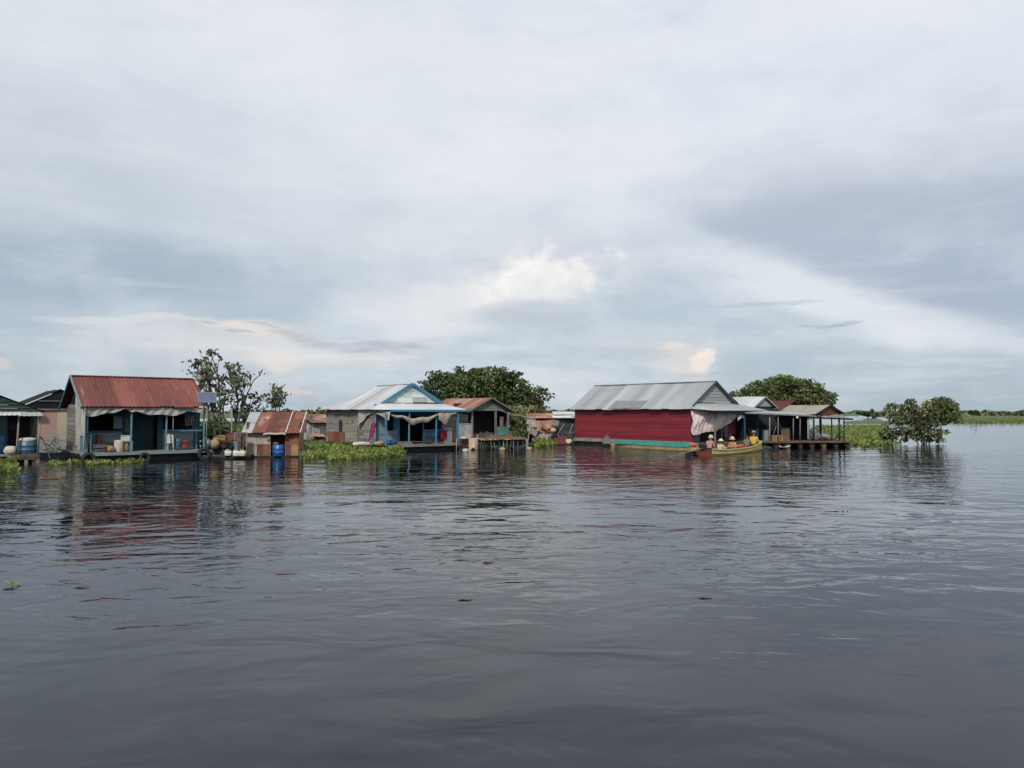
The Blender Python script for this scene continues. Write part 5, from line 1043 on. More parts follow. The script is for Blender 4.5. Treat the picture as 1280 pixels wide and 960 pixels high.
a, b = W(696, 545, 59.6), W(705, 530, 60); mb = MB(); mb.tube([a, b], .03, 6); tag(mb.build('stick', m_pole), 'thin pale stick leaning on the slate dark boards', 'stick'); a, b = W(711, 543, 59.6), W(716, 530, 60); mb = MB(); mb.tube([a, b], .03, 6); mb.tube([a.lerp(b, .2), a.lerp(b, .2) + Vector((.3, 0, 0))], .02, 5); tag(mb.build('stick', m_pole), 'crossed pale sticks next to the red house corner', 'stick')

# ---- the red house
h = House('floating_house', (12.0, 51.6), A40, 'big red boarded floating house with long grey tin roof', 'house'); HR = h
w0, Lr = 5.2, 11.0; fz = .40; ez, az_ = 2.70, 4.62; sl_ = (az_ - ez) / (w0 / 2 + .35)
mb = MB()
mb.sheet((-.35, Lr + .35, ez), (0, -(Lr + .55), 0), (w0 / 2 + .35, 0, az_ - ez), pw=.9, pl=4, pitch=.2, amp=.016, seed=71, jit=.5); mb.sheet((w0 + .35, Lr + .35, ez), (0, -(Lr + .55), 0), (-w0 / 2 - .35, 0, az_ - ez), pw=.9, pl=4, seed=72)
mb.bar((w0 / 2, -.22, az_ + .02), (w0 / 2, Lr + .35, az_ + .02), .25, .04, .4)
h.part('roof', mb, m_grey_tin)
ys = 7.2; mb = MB(); n_ = Vector((-(az_ - ez), 0, w0 / 2 + .35)).normalized() * .045; mb.sheet(Vector((-.33, ys, ez + .015)) + n_, (0, -3.1, 0), Vector((w0 / 2 + .35, 0, az_ - ez)) * .30, pw=1.6, pl=4, seed=74, jit=.1, pitch=.2); h.part('roof_patch', mb, mat('darker grey tin', (.215, .22, .22), (.18, .18, .18), rough=.6, var=.05))
mb = MB(); mb.planks((0, 0, .50), (0, Lr, 0), (0, 0, 2.2), 13, (-1, 0, 0), seed=75, jit=.4, th=.02, lap=.02); h.part('side_wall', mb, m_red)
mb = MB(); mb.box(-.10, -.1, .26, .02, Lr + .1, .492, .8); h.part('sill_beam', mb, m_wood)
mb = MB(); mb.planks((w0, 2.35, .5), (0, Lr - 2.35, 0), (0, 0, 2.3), 10, (1, 0, 0)); mb.planks((0, Lr, .5), (w0, 0, 0), (0, 0, 2.3), 10, (0, 1, 0)); h.part('rear_wall', mb, m_red)
gx0, gz = .30, ez + sl_ * .62
mb = MB(); n = 7
for i in range(n):
    k0, k1 = i / n, (i + .97) / n; z0, z1 = gz + (az_ - .06 - gz) * k0, gz + (az_ - .06 - gz) * k1; c = w0 / 2; f0, f1 = (c - gx0) * (1 - k0), (c - gx0) * (1 - k1)
    mb._add([(c - f0, -.06, z0), (c + f0, -.06, z0), (c + f1, -.04, z1), (c - f1, -.04, z1)], [(0, 1, 2, 3)], rnd.random())
h.part('gable', mb, m_grey_tin)
for s_ in (0, 1): mb = MB(); c = w0 / 2; mb.bar((c + (c + .05) * (1 if s_ else -1), -.23, ez + sl_ * .3), (c, -.23, az_ - .01), .05, .12, .4); h.part('bargeboard', mb, mat('slate blue paint', (.07, .10, .14), (.05, .08, .11), rough=.6))
mb = MB(); mb.sheet((w0 + .1, -.30, ez + sl_ * .25 + .08), (-1.25, 0, sl_ * 1.25), (0, 1.3, 0), pw=.7, pl=.7, seed=76, jit=.3); mb.bar((gx0, -.10, gz + .02), (w0 - 2.6, -.10, gz + .02), .06, .05, .1); h.part('loose_roof_sheet', mb, m_black_tin)
xq = h.lx(962, -1.2); mb = MB(); yF = -1.2; eF = 2.60
mb._add([(-.3, -.12, ez + .03), (gx0 - .05, -.12, gz - .01), (w0 - gx0 + .2, -.12, gz - .01), (xq, .4, eF + .12), (xq, yF, eF), (.9, yF, eF)], [(0, 1, 5), (1, 2, 4, 5), (2, 3, 4)], .6)
h.part('porch_roof', mb, m_grey_tin)
mb = MB(); mb.box(.9, yF - .03, eF - .13, xq, yF + .01, eF - .004, .3); h.part('fascia', mb, m_black_tin, [o for o in h.root.children if o.name.startswith('porch_roof')][0])
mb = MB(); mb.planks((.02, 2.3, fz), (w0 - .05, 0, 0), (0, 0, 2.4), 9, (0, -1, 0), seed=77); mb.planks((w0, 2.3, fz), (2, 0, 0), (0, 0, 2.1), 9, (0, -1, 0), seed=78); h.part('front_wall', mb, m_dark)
mb = MB(); mb.planks((.3, .25, fz), (.95, 0, 0), (0, 0, .95), 4, (0, -1, 0), seed=79); h.part('low_wall', mb, m_wood)
mb = MB()
for i in range(16): mb.box(0 if i > 5 else .3, yF + i * .22, fz - .06, xq, yF + .21 + i * .22, fz, rnd.random())
mb.box(.3, yF - .03, fz - .2, xq, yF - .002, fz - .002, .4); h.part('deck', mb, m_wood_b)
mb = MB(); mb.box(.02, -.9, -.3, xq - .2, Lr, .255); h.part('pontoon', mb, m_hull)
for u, y, m, z1 in ((864.5, -.02, m_red, 2.68), (894, -.9, m_wood, eF - .0), (902, .2, m_lightblue, 2.6), (931, -1.1, m_darkblue, eF - .13), (947, -1.1, m_darkblue, eF - .13)):
    x = h.lx(u, y); mb = MB(); mb.bar((x, y, fz), (x + .03, y, z1), .085, .085, rnd.random()); h.part('porch_post', mb, m)
xA, xB = h.lx(864, -.14), h.lx(921, -.5)
def ptarp(x, y):
    yy = -.16 - .45 * x; X_ = xA + (xB - xA) * x; top = 2.66 - .05 * math.sin(x * math.pi) - .10 * math.exp(-((x - .48) / .13) ** 2); hem = (1.68 - .24 * math.sin(x * 2.4)) * (1 - x ** 3.2) + .05 * math.sin(x * 13) + .45 * x ** 4
    f = .07 * math.sin(x * 15 + y * 4.5) * (.3 + y * .7) + .035 * math.sin(x * 38 - y * 7) * y + .02 * math.sin(x * 70 + y * 11) + .05 * math.sin(9 * (x + y)) * (1 - x)
    return (X_ + .05 * math.sin(y * 6 + x * 4), yy - .10 * math.sin(y * 3) + f, top - hem * y)
h.thing('pink_tarp', cloth(ptarp, 90, 40), m_pink, 'large pinkish white tarpaulin billowing from the eave at the red house corner', 'tarpaulin')
hang(h.w(h.lx(912.5, .1), .1, 2.35), .42, 1.55, m_purple, 'plum curtain strip hanging next to the billowing pink tarpaulin', 'curtain', A40, 'curtain', .3, 12, .1); hang(h.w(h.lx(917.5, .1), .1, 2.35), .36, 1.38, m_purple, 'second plum curtain strip, shorter and nearer the blue porch post', 'curtain', A40, 'curtain', 2.3, 12, .1)
mb = MB(); mb.grid(lambda x, y: (h.lx(921, -.9) + (h.lx(933, -1) - h.lx(921, -.9)) * x, -1.0 + .05 * math.sin(x * 14), 2.08 + .36 * x + .12 * math.sin(x * 5) - (.30 - .14 * x) * y), 16, 6); h.thing('white_flap', mb, m_white, 'white plastic sheet flapping between the pink tarpaulin and the eave', 'sheet')
hang(h.w(h.lx(926, .3), .3, 1.95), .35, .75, m_offwhite, 'pale patterned cloth hanging in the dark porch behind the khaki shirted passenger', 'cloth', A40 + .3, ph=1)
g = random.Random(3); mb = MB(); c = h.w(h.lx(941, -.6), -.6, fz)
for i in range(46): a = g.uniform(0, 6.28); r = g.uniform(.02, .26); mb.tube([(.1 * math.cos(a), .1 * math.sin(a), 0), (r * math.cos(a), r * math.sin(a), .55), (1.8 * r * math.cos(a), 1.6 * r * math.sin(a), g.uniform(.8, 1.05))], [.012, .02, .008], 4, g.random())
tag(mb.build('reed_bundle', mat('dry ochre stalks', (.20, .13, .035), (.12, .09, .03), sc=5, rough=.9, var=.4), None, c), 'bundle of ochre dry stalks standing behind the yellow shirted passenger', 'stalks')
p = W(758.5, 556.5, 56.2); heap((p.x, p.y, .22), .30, .30, .62, m_netgrey, 'grey white net bundle on the sill beam near the turquoise boat end', 'net', 'net_bundle', 51)
p = W(868, 520, 51.4)
# ---- the kitchen platform and the three roofs behind it
p = W(932, 560, 53.6); h = House('porch_platform', (p.x, p.y), R(6), 'long dark shaded porch platform with pole posts and a sagging grey awning', 'porch'); PF = h
xR = h.lx(1067, 0); fz = .46; xw = h.lx(1013, 2.6)
mb = MB()
for i in range(20): mb.box(.6 if i < 3 else .0, i * .22, fz - .06, xR - (.0 if i < 12 else 1.2), i * .22 + .21, fz, rnd.random())
mb.box(.6, -.03, fz - .13, xR, -.003, fz - .002, .4); h.part('deck', mb, m_wood_b)
for i in range(9):
    x = .5 + (xR - .9) * i / 8; mb = MB(); mb.lathe(drum_prof(.19, .9), (0, 0, 0), 14, .5, Matrix.Rotation(R(90), 3, 'X')); o = h.part('drum', mb, (m_wood_b, m_hull, m_rubber)[i % 3]); o.location = (x, .95, .16)
mb = MB(); mb.box(.3, 1.0, -.3, xR - .4, 4.2, .38); h.part('float', mb, m_hull)
mb = MB(); z0 = 2.50; xa = h.lx(930, .1); xb = h.lx(1018, -.1)
mb._add([(xa, 1.4, 2.62), (xb, 1.6, 2.47), (xb, -.15, 2.24), (xa, -.1, 2.46)], [(0, 1, 2, 3)], .5); mb._add([(xa, 1.4, 2.64), (xb, 1.6, 2.49), (xb, -.15, 2.26), (xa, -.1, 2.48)], [(3, 2, 1, 0)], .5); h.part('awning', mb, m_grey_tin)
mb = MB(); mb.bar((xa, -.12, 2.43), (xb, -.17, 2.21), .05, .07); h.part('awning_beam', mb, m_wood)
mb = MB(); xc, xd = h.lx(1018, .9), h.lx(1068, -.2); mb.grid(lambda x, y: (h.lx(1018, .6) + (xd - h.lx(1018, .6)) * x, 1.9 - 2.05 * y, 2.42 - .10 * x - (.20 + .10 * x) * y - .04 * math.sin(x * math.pi) + .015 * math.sin(x * 19)), 16, 4); h.part('awning', mb, mat('grey plastic awning', (.26, .265, .28), (.18, .185, .2), sc=1.5, rough=.55, var=.1))
mb = MB(); mb.bar((h.lx(1018, -.1), -.10, 2.10), (xd, -.10, 1.99), .06, .12, .2); h.part('awning_beam', mb, m_black_tin)
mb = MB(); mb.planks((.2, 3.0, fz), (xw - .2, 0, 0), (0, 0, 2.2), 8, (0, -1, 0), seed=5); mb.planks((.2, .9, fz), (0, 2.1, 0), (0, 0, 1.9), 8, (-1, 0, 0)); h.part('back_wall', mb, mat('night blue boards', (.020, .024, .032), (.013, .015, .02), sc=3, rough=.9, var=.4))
for u in (962.5, 973, 992, 1000.5, 1011.5): x = h.lx(u, .05); mb = MB(); mb.tube([(x - .02, .06, fz), (x, .06, 1.3), (x + .02, .06, 2.30)], .036, 7, rnd.random()); h.part('post', mb, m_pole if u != 1011.5 else m_greyblue)
for u, y, m in ((1026, 1.6, m_hull), (1040, .9, m_darkblue), (1049, .1, m_teal_dark), (1055.5, .5, m_teal_dark)): x = h.lx(u, y); mb = MB(); mb.tube([(x, y, fz), (x, y, 2.15)], .045 if u > 1030 else .085, 7); h.part('awning_post', mb, m)
mb = MB(); mb.lathe([(0, 0), (.06, .01), (.10, .07), (.09, .13), (.05, .18), (.05, .24), (0, .24)], (0, 0, 0), 12); tag(mb.build('light_bulb', m_bulb, None, h.w(h.lx(997, -.1), -.1, 2.03)), 'round white light bulb hanging from the sagging grey awning', 'lamp')
root = empty('crate', h.w(h.lx(971, .45), .45, fz), R(6), 'amber crate of woven slats on the shaded porch between the pole posts', 'crate')
w_, d_, h_ = .76, .36, .42; mb = MB(); mb.box(-w_ / 2, -d_ / 2, 0, w_ / 2, d_ / 2, .02)
for k in range(4):
    z = .03 + k * .10; mb.box(-w_ / 2, -d_ / 2, z, w_ / 2, -d_ / 2 + .02, z + .07, rnd.random()); mb.box(-w_ / 2, d_ / 2 - .02, z, w_ / 2, d_ / 2, z + .07, rnd.random()); mb.box(-w_ / 2, -d_ / 2 + .021, z, -w_ / 2 + .02, d_ / 2 - .021, z + .07); mb.box(w_ / 2 - .02, -d_ / 2 + .021, z, w_ / 2, d_ / 2 - .021, z + .07)
mb.build('slatted_body', m_yplastic, root)
for x in (-.35, -.12, .12, .35): mb = MB(); mb.box(x - .02, -d_ / 2 - .015, 0, x + .02, -d_ / 2 - .003, h_); mb.build('upright', m_tan, root)
mb = MB(); mb.box(-.17, -.16, 0, .17, .16, .72); mb.box(-.19, -.18, .725, .19, .18, .76, .8); tag(mb.build('metal_cabinet', m_greyblue, None, h.w(h.lx(957.5, .9), .9, fz), R(6)), 'small grey cabinet in the shade near the dark blue post', 'cabinet')
mb = MB(); mb.planks((-.3, 0, 0), (.62, 0, 0), (0, 0, .92), 3, (0, -1, 0)); mb.planks((-.3, .06, 0), (.62, 0, 0), (0, 0, .92), 3, (0, 1, 0)); tag(mb.build('leaning_door', m_wood_b, None, h.w(h.lx(982, .9), .9, fz), R(6)), 'dark brown board leaning behind the amber slat crate', 'board')
a, b = h.w(h.lx(967, .3), .3, fz + .45), h.w(h.lx(971, .35), .4, fz + 1.05); mb = MB(); mb.tube([a, b], .022, 5); tag(mb.build('stick', m_pole), 'thin pale stick leaning above the amber slat crate', 'stick')
sack(h.w(h.lx(1019, 1.0), 1.0, fz), .42, .3, .62, m_netgrey, 'large grey net bundle under the open awning', 'bundle', 'net_bundle', seed=41); sack(h.w(h.lx(1021, .9), 1.3, fz + .52), .36, .26, .34, m_offwhite, 'whitish cloth lump on top of the large grey net bundle', 'bundle', 'bundle', seed=43); sack(h.w(h.lx(1029, .8), .8, fz), .34, .26, .30, m_dark, 'dark bundle beside the large grey net bundle', 'bundle', 'bundle', seed=44); sack(h.w(h.lx(1036, 1.2), 1.2, fz), .5, .26, .26, m_greycloth, 'low grey sheeted lump at the open end of the awning', 'bundle', 'bundle', seed=45)
mb = MB(); mb.grid(lambda x, y: (-.42 + .84 * x, (-.13 + .26 * y) * (1 - (2 * x - 1) ** 4), .10 * (2 * x - 1) ** 2 + .10 * abs(2 * y - 1) ** 2), 14, 8); q_ = W(981, 563.5, 52.0); tag(mb.build('paddle_board', m_white, None, (q_.x, q_.y, .05), .25), 'small white curved board floating in front of the drums', 'board')
q_ = W(957, 561, 52.6); sack((q_.x, q_.y, -.1), .5, .25, .26, mat('dark green tarp', (.03, .06, .04), (.02, .035, .025), sc=4, rough=.7, var=.1), 'dark green floating bundle by the drums next to the yellow boat bow', 'bundle', 'bundle', seed=47)
q_ = W(974, 557, 53.0); mb = MB(); mb.tube([(0, 0, -.3), (.01, 0, .35), (.02, 0, .85)], .035, 6); tag(mb.build('stake', m_redbrown, None, (q_.x, q_.y, 0)), 'reddish mooring stake in front of the amber slat crate', 'stake')

def gable_hut(o, w0, L_, ez, az_, rm, gm, lab, over=.2, wall=m_dark, barge=None, bz=.5):
    h = House('floating_hut', o, A40, lab, 'hut', 'small huts behind the shaded porch'); k = (az_ - ez) / (w0 / 2 + over)
    mb = MB(); mb.sheet((-over, L_, ez), (0, -L_ - .15, 0), (w0 / 2 + over, 0, az_ - ez), pw=.9, pl=3, seed=int(o[0] * 7)); mb.sheet((w0 + over, L_, ez), (0, -L_ - .15, 0), (-w0 / 2 - over, 0, az_ - ez), pw=.9, pl=3, seed=int(o[0] * 9)); h.part('roof', mb, rm)
    mb = MB(); n = 5; z_ = ez + k * over; c = w0 / 2
    for i in range(n):
        k0, k1 = i / n, (i + .97) / n; mb._add([(c - c * (1 - k0), -.03, z_ + (az_ - .03 - z_) * k0), (c + c * (1 - k0), -.03, z_ + (az_ - .03 - z_) * k0), (c + c * (1 - k1), -.015, z_ + (az_ - .03 - z_) * k1), (c - c * (1 - k1), -.015, z_ + (az_ - .03 - z_) * k1)], [(0, 1, 2, 3)], rnd.random())
    h.part('gable', mb, gm)
    for s_ in (0, 1): mb = MB(); mb.bar((-over if not s_ else w0 + over, -.18, ez), (c, -.18, az_), .05, .11, .5); h.part('bargeboard', mb, barge or gm)
    mb = MB(); zb = bz
    mb.planks((0, .1, zb), (0, L_ - .2, 0), (0, 0, ez - zb + .1), 7, (-1, 0, 0)); mb.planks((w0, .1, zb), (0, L_ - .2, 0), (0, 0, ez - zb + .1), 7, (1, 0, 0)); mb.planks((0, L_ - .1, zb), (w0, 0, 0), (0, 0, ez - zb + .1), 7, (0, 1, 0)); mb.planks((0, .05, zb), (w0, 0, 0), (0, 0, z_ - zb), 7, (0, -1, 0)); h.part('wall', mb, wall)
    mb = MB(); mb.box(-.05, 0, -.2, w0 + .05, L_, zb - .01); h.part('float', mb, m_hull); return h
gable_hut((18.4, 58.6), 2.9, 6.5, 2.80, 3.68, m_white_tin, m_grey_tin, 'grey gabled hut with a pale blue tin roof right behind the red house', .25)
gable_hut((21.2, 60.6), 3.4, 5.0, 2.35, 3.42, m_maroon_tin, m_maroon_tin, 'hut with a dull maroon tin roof between pale and tan roofs', .25)
# tan roof on open posts
h = House('kitchen_shelter', (21.35, 54.3), A40, 'open shelter with flat pitched tan tin roof and maroon gable', 'shelter'); w0, L_, ez, az_ = 3.9, 3.0, 2.34, 3.0
mb = MB(); mb.sheet((-.15, L_, ez), (0, -L_ - .2, 0), (w0 / 2 + .15, 0, az_ - ez), pw=.8, pl=3, seed=91, jit=.3); mb.sheet((w0 + .15, L_, ez), (0, -L_ - .2, 0), (-w0 / 2 - .15, 0, az_ - ez), pw=.8, pl=3, seed=92); h.part('roof', mb, m_tan_tin)
mb = MB(); mb._add([(0.05, -.05, ez + .02), (w0 - .05, -.05, ez + .02), (w0 / 2, -.05, az_ - .03)], [(0, 1, 2)], .5); mb._add([(0.05, -.02, ez + .02), (w0 - .05, -.02, ez + .02), (w0 / 2, -.02, az_ - .03)], [(2, 1, 0)], .5); h.part('gable', mb, m_redbrown)
for s_ in (0, 1): mb = MB(); mb.bar((-.15 if not s_ else w0 + .15, -.22, ez), (w0 / 2, -.22, az_), .04, .07, .5); h.part('bargeboard', mb, m_hull)
for x, y in ((.1, .1), (w0 - .1, .1), (.1, L_ - .1), (w0 - .1, L_ - .1)): mb = MB(); mb.tube([(x, y, -.5), (x, y, ez + .03)], .06, 7); h.part('post', mb, m_hull)

# ------------------------------------------------------------------ boats
def hull_mesh(L_, bw, dep, bow, stern, sheer, inner=True):
    """Open boat, bow towards +x, flat transom at x = 0."""
    def half(t): return bw * (stern + (1 - stern) * min(1, t / .35) ** .7 if t < .35 else (1 - max(0, (t - .5) / .5) ** 2.2 * (1 - bow)))
    def rise(t): return sheer * max(0, (t - .45) / .55) ** 2 + .3 * sheer * max(0, (.25 - t) / .25) ** 2
    def sec(t, off=0.):
        b = max(.02, half(t) - off); z1 = dep + rise(t); zb = -.12 + rise(t) * .75 + off
        return [(t * L_, -b, z1), (t * L_, -b * .92, zb + (z1 - zb) * .45), (t * L_, -b * .70, zb), (t * L_, b * .70, zb), (t * L_, b * .92, zb + (z1 - zb) * .45), (t * L_, b, z1)]
    return sec
def boat(name, p, rz, L_, bw, dep, bow, stern, sheer, mo, mi, mt, lab, mrub=None):
    root = empty(name, p, rz, lab, 'boat', 'wooden boats moored by the red house'); sec = hull_mesh(L_, bw, dep, bow, stern, sheer); n = 24
    T = [i / n for i in range(n + 1)]
    mb = MB(); vs = [q_ for t in T for q_ in sec(t)]; mb._add(vs, [(i * 6 + j, i * 6 + j + 1, (i + 1) * 6 + j + 1, (i + 1) * 6 + j) for i in range(n) for j in range(5)], .5); mb.face(sec(1)[::-1], .5); mb.build('hull', mo, root)
    mb = MB(); mb.face([(q_[0] - .006, q_[1], q_[2]) for q_ in sec(0)], .5); mb.face([(q_[0] + .03, q_[1] * .97, q_[2]) for q_ in sec(0)][::-1], .5); mb.build('transom', mt, root)
    mb = MB(); vs = [q_ for t in T for q_ in sec(t * .985 + .006, .035)]; mb._add(vs, [(i * 6 + j + 1, i * 6 + j, (i + 1) * 6 + j, (i + 1) * 6 + j + 1) for i in range(n) for j in range(5)], .5); mb.build('inner_hull', mi, root)
    for s_ in (0, 5):
        mb = MB(); pts = [Vector(sec(t)[s_]) + Vector((0, 0, .015)) for t in T]
        for a, b in zip(pts[:-1], pts[1:]): mb.bar(a, b, .06, .05, .5)
        mb.build('gunwale', mrub or mo, root)
    for t in (.16, .36, .56, .76): mb = MB(); q_ = sec(t); b = q_[5][1] - .05; mb.box(t * L_ - .12, -b, dep - .12, t * L_ + .12, b, dep - .085); mb.build('thwart', mi, root)
    q_ = sec(1)[0]; mb = MB(); mb.face([(L_ * .90, sec(.9)[0][1] + .04, sec(.9)[0][2] + .005), (L_ * .90, -sec(.9)[0][1] - .04, sec(.9)[0][2] + .005), (L_, -q_[1], q_[2] + .005), (L_, q_[1], q_[2] + .005)][::-1], .5); mb.build('bow_deck', mi, root)
    return root
A_ = W(880, 572.5, 43.8); B_ = W(951, 559, 50.0); dv = B_ - A_; YB_L = Vector((dv.x, dv.y)).length; YB_R = math.atan2(dv.y, dv.x); YB = Vector((A_.x, A_.y, 0))
boat('yellow_boat', YB, YB_R, YB_L, .60, .30, .12, .85, .30, m_yellow, m_boatgreen, m_redbrown, 'yellow wooden boat full of people in front of the red house porch')  # red brown transom colour stands in for shade on the yellow stern
def yb(t, y=0., z=0.): return YB + Vector((math.cos(YB_R), math.sin(YB_R), 0)) * t * YB_L + Vector((-math.sin(YB_R), math.cos(YB_R), 0)) * y + Vector((0, 0, z))
C_ = W(764, 560.5, 54.2); D_ = W(868, 566, 48.3); dv = D_ - C_; gl = Vector((dv.x, dv.y)).length; gr = math.atan2(dv.y, dv.x)
boat('turquoise_boat', (D_.x, D_.y, 0), gr + math.pi, gl, .5, .30, .12, .9, .12, m_tanhull, m_turq, m_tanhull, 'long tan hulled boat with turquoise upper boards along the red wall', m_turq)
wb = [o for o in COL.objects if o.name == 'turquoise_boat'][0]
for s_ in (-1, 1):
    mb = MB(); mb.bar((.1, s_ * .475, .42), (gl * .9, s_ * .44, .44), .035, .24, .5); mb.build('wash_board', m_turq, wb)
# long tail motor of the yellow boat
p = yb(-.02, .05, .36); root = empty('long_tail_motor', p, YB_R, 'dark long tail boat motor with pale shaft reaching into the water', 'motor')
mb = MB(); mb.obox((.25, 0, .1), (.36, .24, .24), Matrix.Rotation(.2, 3, 'Y')); mb.tube([(.1, 0, .22), (.4, 0, .28)], .08, 10); mb.build('engine', m_black, root)
mb = MB(); tip = W(836, 571.5, 42.6) - p; rot = Matrix.Rotation(-YB_R, 3, 'Z'); tip = rot @ tip; mb.tube([(.05, 0, .08), tip], [.02, .015], 7); mb.build('shaft', m_pole, root)
mb = MB(); mb.tube([(.4, 0, .16), (.8, .05, .30), (1.0, .05, .32)], .018, 6); mb.build('tiller', m_metal, root)
mb = MB()
for k in range(2): mb.obox(tip, (.015, .05, .22), Matrix.Rotation(k * math.pi / 2, 3, 'X'))
mb.build('propeller', m_metal, root)
sack(W(866.5, 556.5, 44.6) - Vector((0, 0, .12)), .24, .2, .26, m_orange, 'orange life vest bundle at the stern beside the boat driver', 'bundle', 'life_vest', seed=61)
q_ = W(866.5, 558, 44.9); mb = MB(); mb.box(-.5, -.25, .0, .5, .25, .25); mb.box(-.52, -.27, .255, .52, .27, .29); tag(mb.build('stern_box', m_hull, None, (q_.x, q_.y, -.06), YB_R), 'dark floating box under the orange life vest bundle', 'box')

# ------------------------------------------------------------------ people
def skin_mesh(name, verts, edges, rad, m, parent, root_i=0, sub=2):
    me = bpy.data.meshes.new(name); bm = bmesh.new(); ly = bm.verts.layers.skin.verify(); vs = []
    for i, v in enumerate(verts):
        q_ = bm.verts.new(v); r = rad[i]; q_[ly].radius = r if isinstance(r, tuple) else (r, r); q_[ly].use_root = i == root_i; vs.append(q_)
    for a, b in edges: bm.edges.new((vs[a], vs[b]))
    bm.to_mesh(me); bm.free(); o = bpy.data.objects.new(name, me); COL.objects.link(o)
    o.modifiers.new('skin', 'SKIN').use_smooth_shade = True; s_ = o.modifiers.new('sub', 'SUBSURF'); s_.levels = s_.render_levels = sub
    bpy.context.view_layer.update(); ev = o.evaluated_get(bpy.context.evaluated_depsgraph_get()); nm = bpy.data.meshes.new_from_object(ev)
    o.modifiers.clear(); o.data = nm; nm.materials.clear(); nm.materials.append(m); at = nm.attributes.new('var', 'FLOAT', 'FACE'); at.data.foreach_set('value', [.5] * len(nm.polygons)); o.parent = parent
    return o
def person(p, rz, lab, shirt, pants, hat=None, lean=.06, hands=((.16, .34, .26), (-.16, .34, .26)), sc=1., nod=0.):
    """Seated figure, hips at the origin, facing +y."""
    root = empty('person', p, rz, lab, 'person'); root.scale = (sc,) * 3
    L1 = lean; V = [(0, 0, .08), (0, .01 + L1 * .35, .24), (0, .0 + L1 * .8, .42), (0, L1 * 1.1, .52), (0, L1 * 1.3, .585), (0, L1 * 1.5 + .01, .645), (0, L1 * 1.6 + .03 + nod, .72), (0, L1 * 1.6 + .02 + nod, .80)]
    r = [(.15, .11), (.125, .095), (.15, .105), (.085, .07), .048, (.068, .075), (.076, .095), (.062, .078)]
    Ed = [(0, 1), (1, 2), (2, 3), (3, 4), (4, 5), (5, 6), (6, 7)]
    def add(v, rr, par): V.append(v); r.append(rr); Ed.append((par, len(V) - 1)); return len(V) - 1
    add((0, L1 * 1.6 + .135 + nod, .705), .015, 6)                                   # nose
    for s_ in (-1, 1): add((s_ * .092, L1 * 1.6 + .02 + nod, .72), (.012, .022), 6)  # ears
    arms = []; legs = []
    for s_, hd in zip((1, -1), hands):
        sh = add((s_ * .165, L1 * .95, .50), .055, 2); el = add((s_ * .235, L1 * .8 + .06, .27), .042, sh); wr = add((hd[0] * 1., hd[1], hd[2]), .027, el); arms.append((sh, el, wr))
        d = (Vector(V[wr]) - Vector(V[el])).normalized(); pm = add(tuple(Vector(V[wr]) + d * .06), (.036, .018), wr); sd = Vector((1, 0, 0))
        for k, (off, ln) in enumerate(((-.030, .062), (-.010, .074), (.010, .070), (.030, .054))):
            b0 = Vector(V[pm]) + d * .035 + sd * off; f1 = add(tuple(b0), .0095, pm); f2 = add(tuple(b0 + d * ln * .5 + Vector((0, 0, -.012))), .0085, f1); add(tuple(b0 + d * ln * .8 + Vector((0, 0, -.04))), .007, f2)
        t1 = add(tuple(Vector(V[wr]) + d * .04 - sd * s_ * .045), .010, pm); add(tuple(Vector(V[t1]) + d * .035 - sd * s_ * .012 + Vector((0, 0, -.015))), .008, t1)
    for s_ in (1, -1):
        hp = add((s_ * .09, .04, .07), .085, 0); kn = add((s_ * .15, .38, .23), .062, hp); ak = add((s_ * .13, .44, -.10), .040, kn); ft = add((s_ * .13, .50, -.135), (.04, .03), ak); add((s_ * .135, .60, -.15), (.036, .018), ft); legs.append((hp, kn, ak))
    skin_mesh('body', V, Ed, r, m_skin, root)
    k = .016
    def grow(q_, f=k): return tuple(x + f for x in q_) if isinstance(q_, tuple) else q_ + f
    sv = [V[0], V[1], V[2], V[3]]; sr = [grow(r[0], .012), grow(r[1], .022), grow(r[2]), grow(r[3], .012)]; se = [(0, 1), (1, 2), (2, 3)]
    for (sh, el, wr) in arms: sv += [V[sh], V[el], tuple(Vector(V[el]).lerp(Vector(V[wr]), .55))]; n = len(sv); sr += [grow(r[sh]), grow(r[el], .018), .046]; se += [(2, n - 3), (n - 3, n - 2), (n - 2, n - 1)]
    skin_mesh('shirt', sv, se, sr, shirt, root)
    pv = [V[0], (0, 0, .16)]; pr = [grow(r[0], .02), grow((.13, .10), .02)]; pe = [(0, 1)]
    for (hp, kn, ak) in legs: pv += [V[hp], V[kn], tuple(Vector(V[kn]).lerp(Vector(V[ak]), .85))]; n = len(pv); pr += [.10, .078, .058]; pe += [(0, n - 3), (n - 3, n - 2), (n - 2, n - 1)]
    skin_mesh('trousers', pv, pe, pr, pants, root)
    hc = Vector((0, L1 * 1.6 + .02 + nod, .755))
    mb = MB(); mb.grid(lambda x, y: (lambda a, t: tuple(hc + Vector((.088 * math.sin(t) * math.cos(a), -.012 + .104 * math.sin(t) * math.sin(a), -.01 + .105 * math.cos(t)))))(x * 2 * math.pi, y * 1.75 * (1 - .28 * max(0, math.sin(x * 2 * math.pi)))), 18, 8); mb.build('hair', m_hair, root)
    for s_ in (-1, 1):
        mb = MB(); mb.lathe([(0, -.01), (.011, 0), (0, .01)], tuple(hc + Vector((s_ * .034, .087, -.03))), 8); mb.build('eye', m_black, root)
    mb = MB(); mb.obox(hc + Vector((0, .092, -.085)), (.045, .012, .010)); mb.build('mouth', m_redbrown, root)
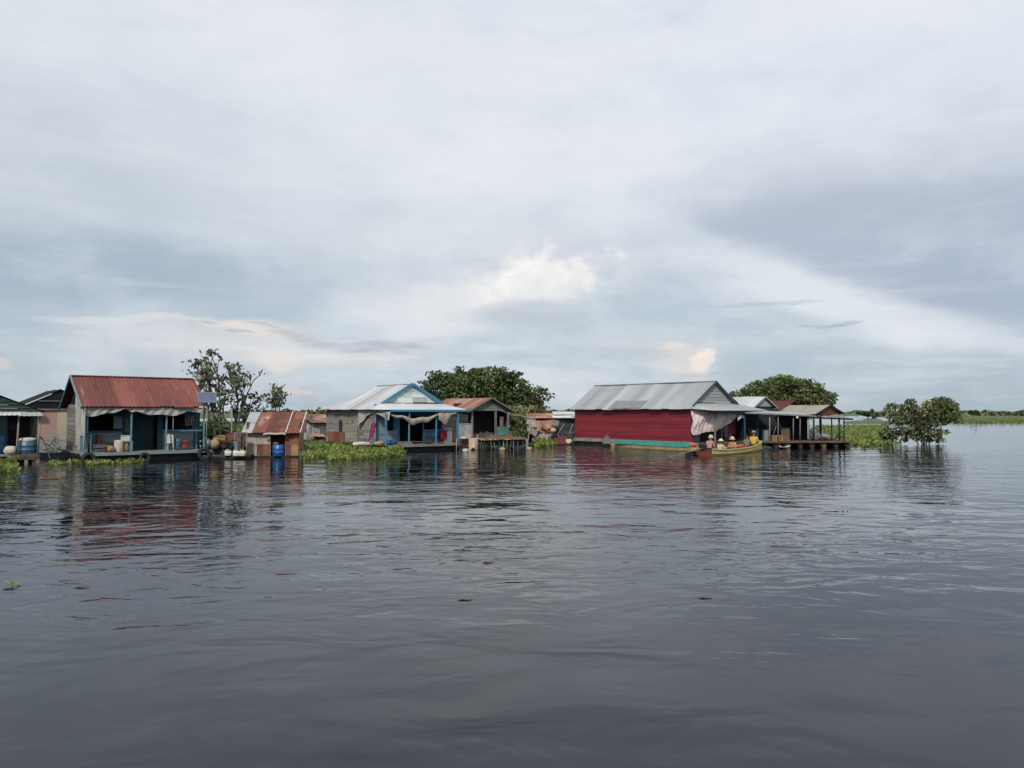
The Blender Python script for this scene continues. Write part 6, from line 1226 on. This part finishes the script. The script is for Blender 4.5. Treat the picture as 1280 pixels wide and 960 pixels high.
    if hat == 'cone': mb = MB(); mb.lathe([(.21, -.04), (.215, -.03), (.12, .06), (.05, .115), (0, .135), (0, .13), (.048, .105), (.2, -.035), (.21, -.04)], tuple(hc + Vector((0, 0, .06))), 20); mb.build('hat', m_straw, root)
    elif hat == 'cloth': mb = MB(); mb.lathe([(.19, -.03), (.19, -.02), (.115, .01), (.105, .08), (.07, .105), (0, .11), (0, .10), (.09, .07), (.1, .0), (.19, -.03)], tuple(hc + Vector((0, 0, .04))), 20); mb.build('hat', m_whitehat, root)
    elif hat == 'sun': mb = MB(); mb.lathe([(.17, -.09), (.18, -.08), (.125, .0), (.11, .07), (.07, .10), (0, .11), (0, .10), (.09, .07), (.11, 0), (.17, -.09)], tuple(hc + Vector((0, -.01, .05))), 20); mb.build('hat', m_straw, root)
    elif hat == 'cap':
        mb = MB(); mb.lathe([(.105, -.02), (.112, 0), (.10, .06), (.06, .09), (0, .098), (0, .09), (.09, .05), (.1, -.02)], tuple(hc + Vector((0, 0, .035))), 18); mb.obox(hc + Vector((0, .13, .03)), (.15, .12, .012)); mb.build('cap', m_pinkcloth, root)
    return root
f_ = -YB_R
PN = dict(dark=mat('dark trousers', (.03, .03, .04), (.02, .02, .028), rough=.9, var=0), khaki=mat('khaki shirt', (.17, .16, .115), (.13, .12, .09), rough=.9, var=0), yel=mat('yellow shirt', (.58, .38, .05), (.5, .3, .04), rough=.85, var=0), peach=mat('peach orange shirt', (.52, .25, .12), (.42, .19, .1), rough=.9, var=0), cream=mat('pale yellow shirt', (.58, .52, .33), (.5, .42, .25), rough=.9, var=0),
          rose=mat('patterned rose shirt', (.45, .26, .25), (.30, .10, .11), sc=14, rough=.9, var=0), lilac=mat('pale lilac shirt', (.30, .28, .34), (.2, .19, .25), rough=.9, var=0))
F0 = YB_R - math.pi / 2
person(yb(.075, -.02, .27), F0 + .25, 'boat driver in rose patterned shirt crouching by the motor, hatted', PN['rose'], PN['dark'], 'sun', .30, ((.26, .20, .18), (-.14, .46, .30)), 1.0, .05)
person(yb(.225, -.12, .08), F0 - .15, 'passenger in pale yellow shirt under a white cloth hat, seated low', PN['cream'], PN['dark'], 'cloth', .05, sc=.95)
person(yb(.325, .05, .06), F0 + .1, 'small passenger in lilac shirt half hidden between the two hatted women'.replace('women', 'passengers'), PN['lilac'], PN['dark'], None, .03, sc=.72)
person(yb(.45, -.10, .12), F0 + 3.1, 'passenger in peach orange shirt wearing a floppy straw hat', PN['peach'], PN['dark'], 'sun', .04, sc=1.0)
person(yb(.69, -.14, .20), F0 + .1, 'bare headed passenger with dark hair and khaki shirt', PN['khaki'], PN['dark'], None, .05, sc=1.05)
person(yb(.83, -.10, .30), F0 + .25, 'passenger in bright yellow shirt and pink cap near the bow', PN['yel'], PN['dark'], 'cap', .04, sc=1.15)
sack(yb(.64, 0, .2), .3, .22, .22, m_redcloth, 'dark red bag between the peach and khaki passengers', 'bag', 'bag', seed=71)
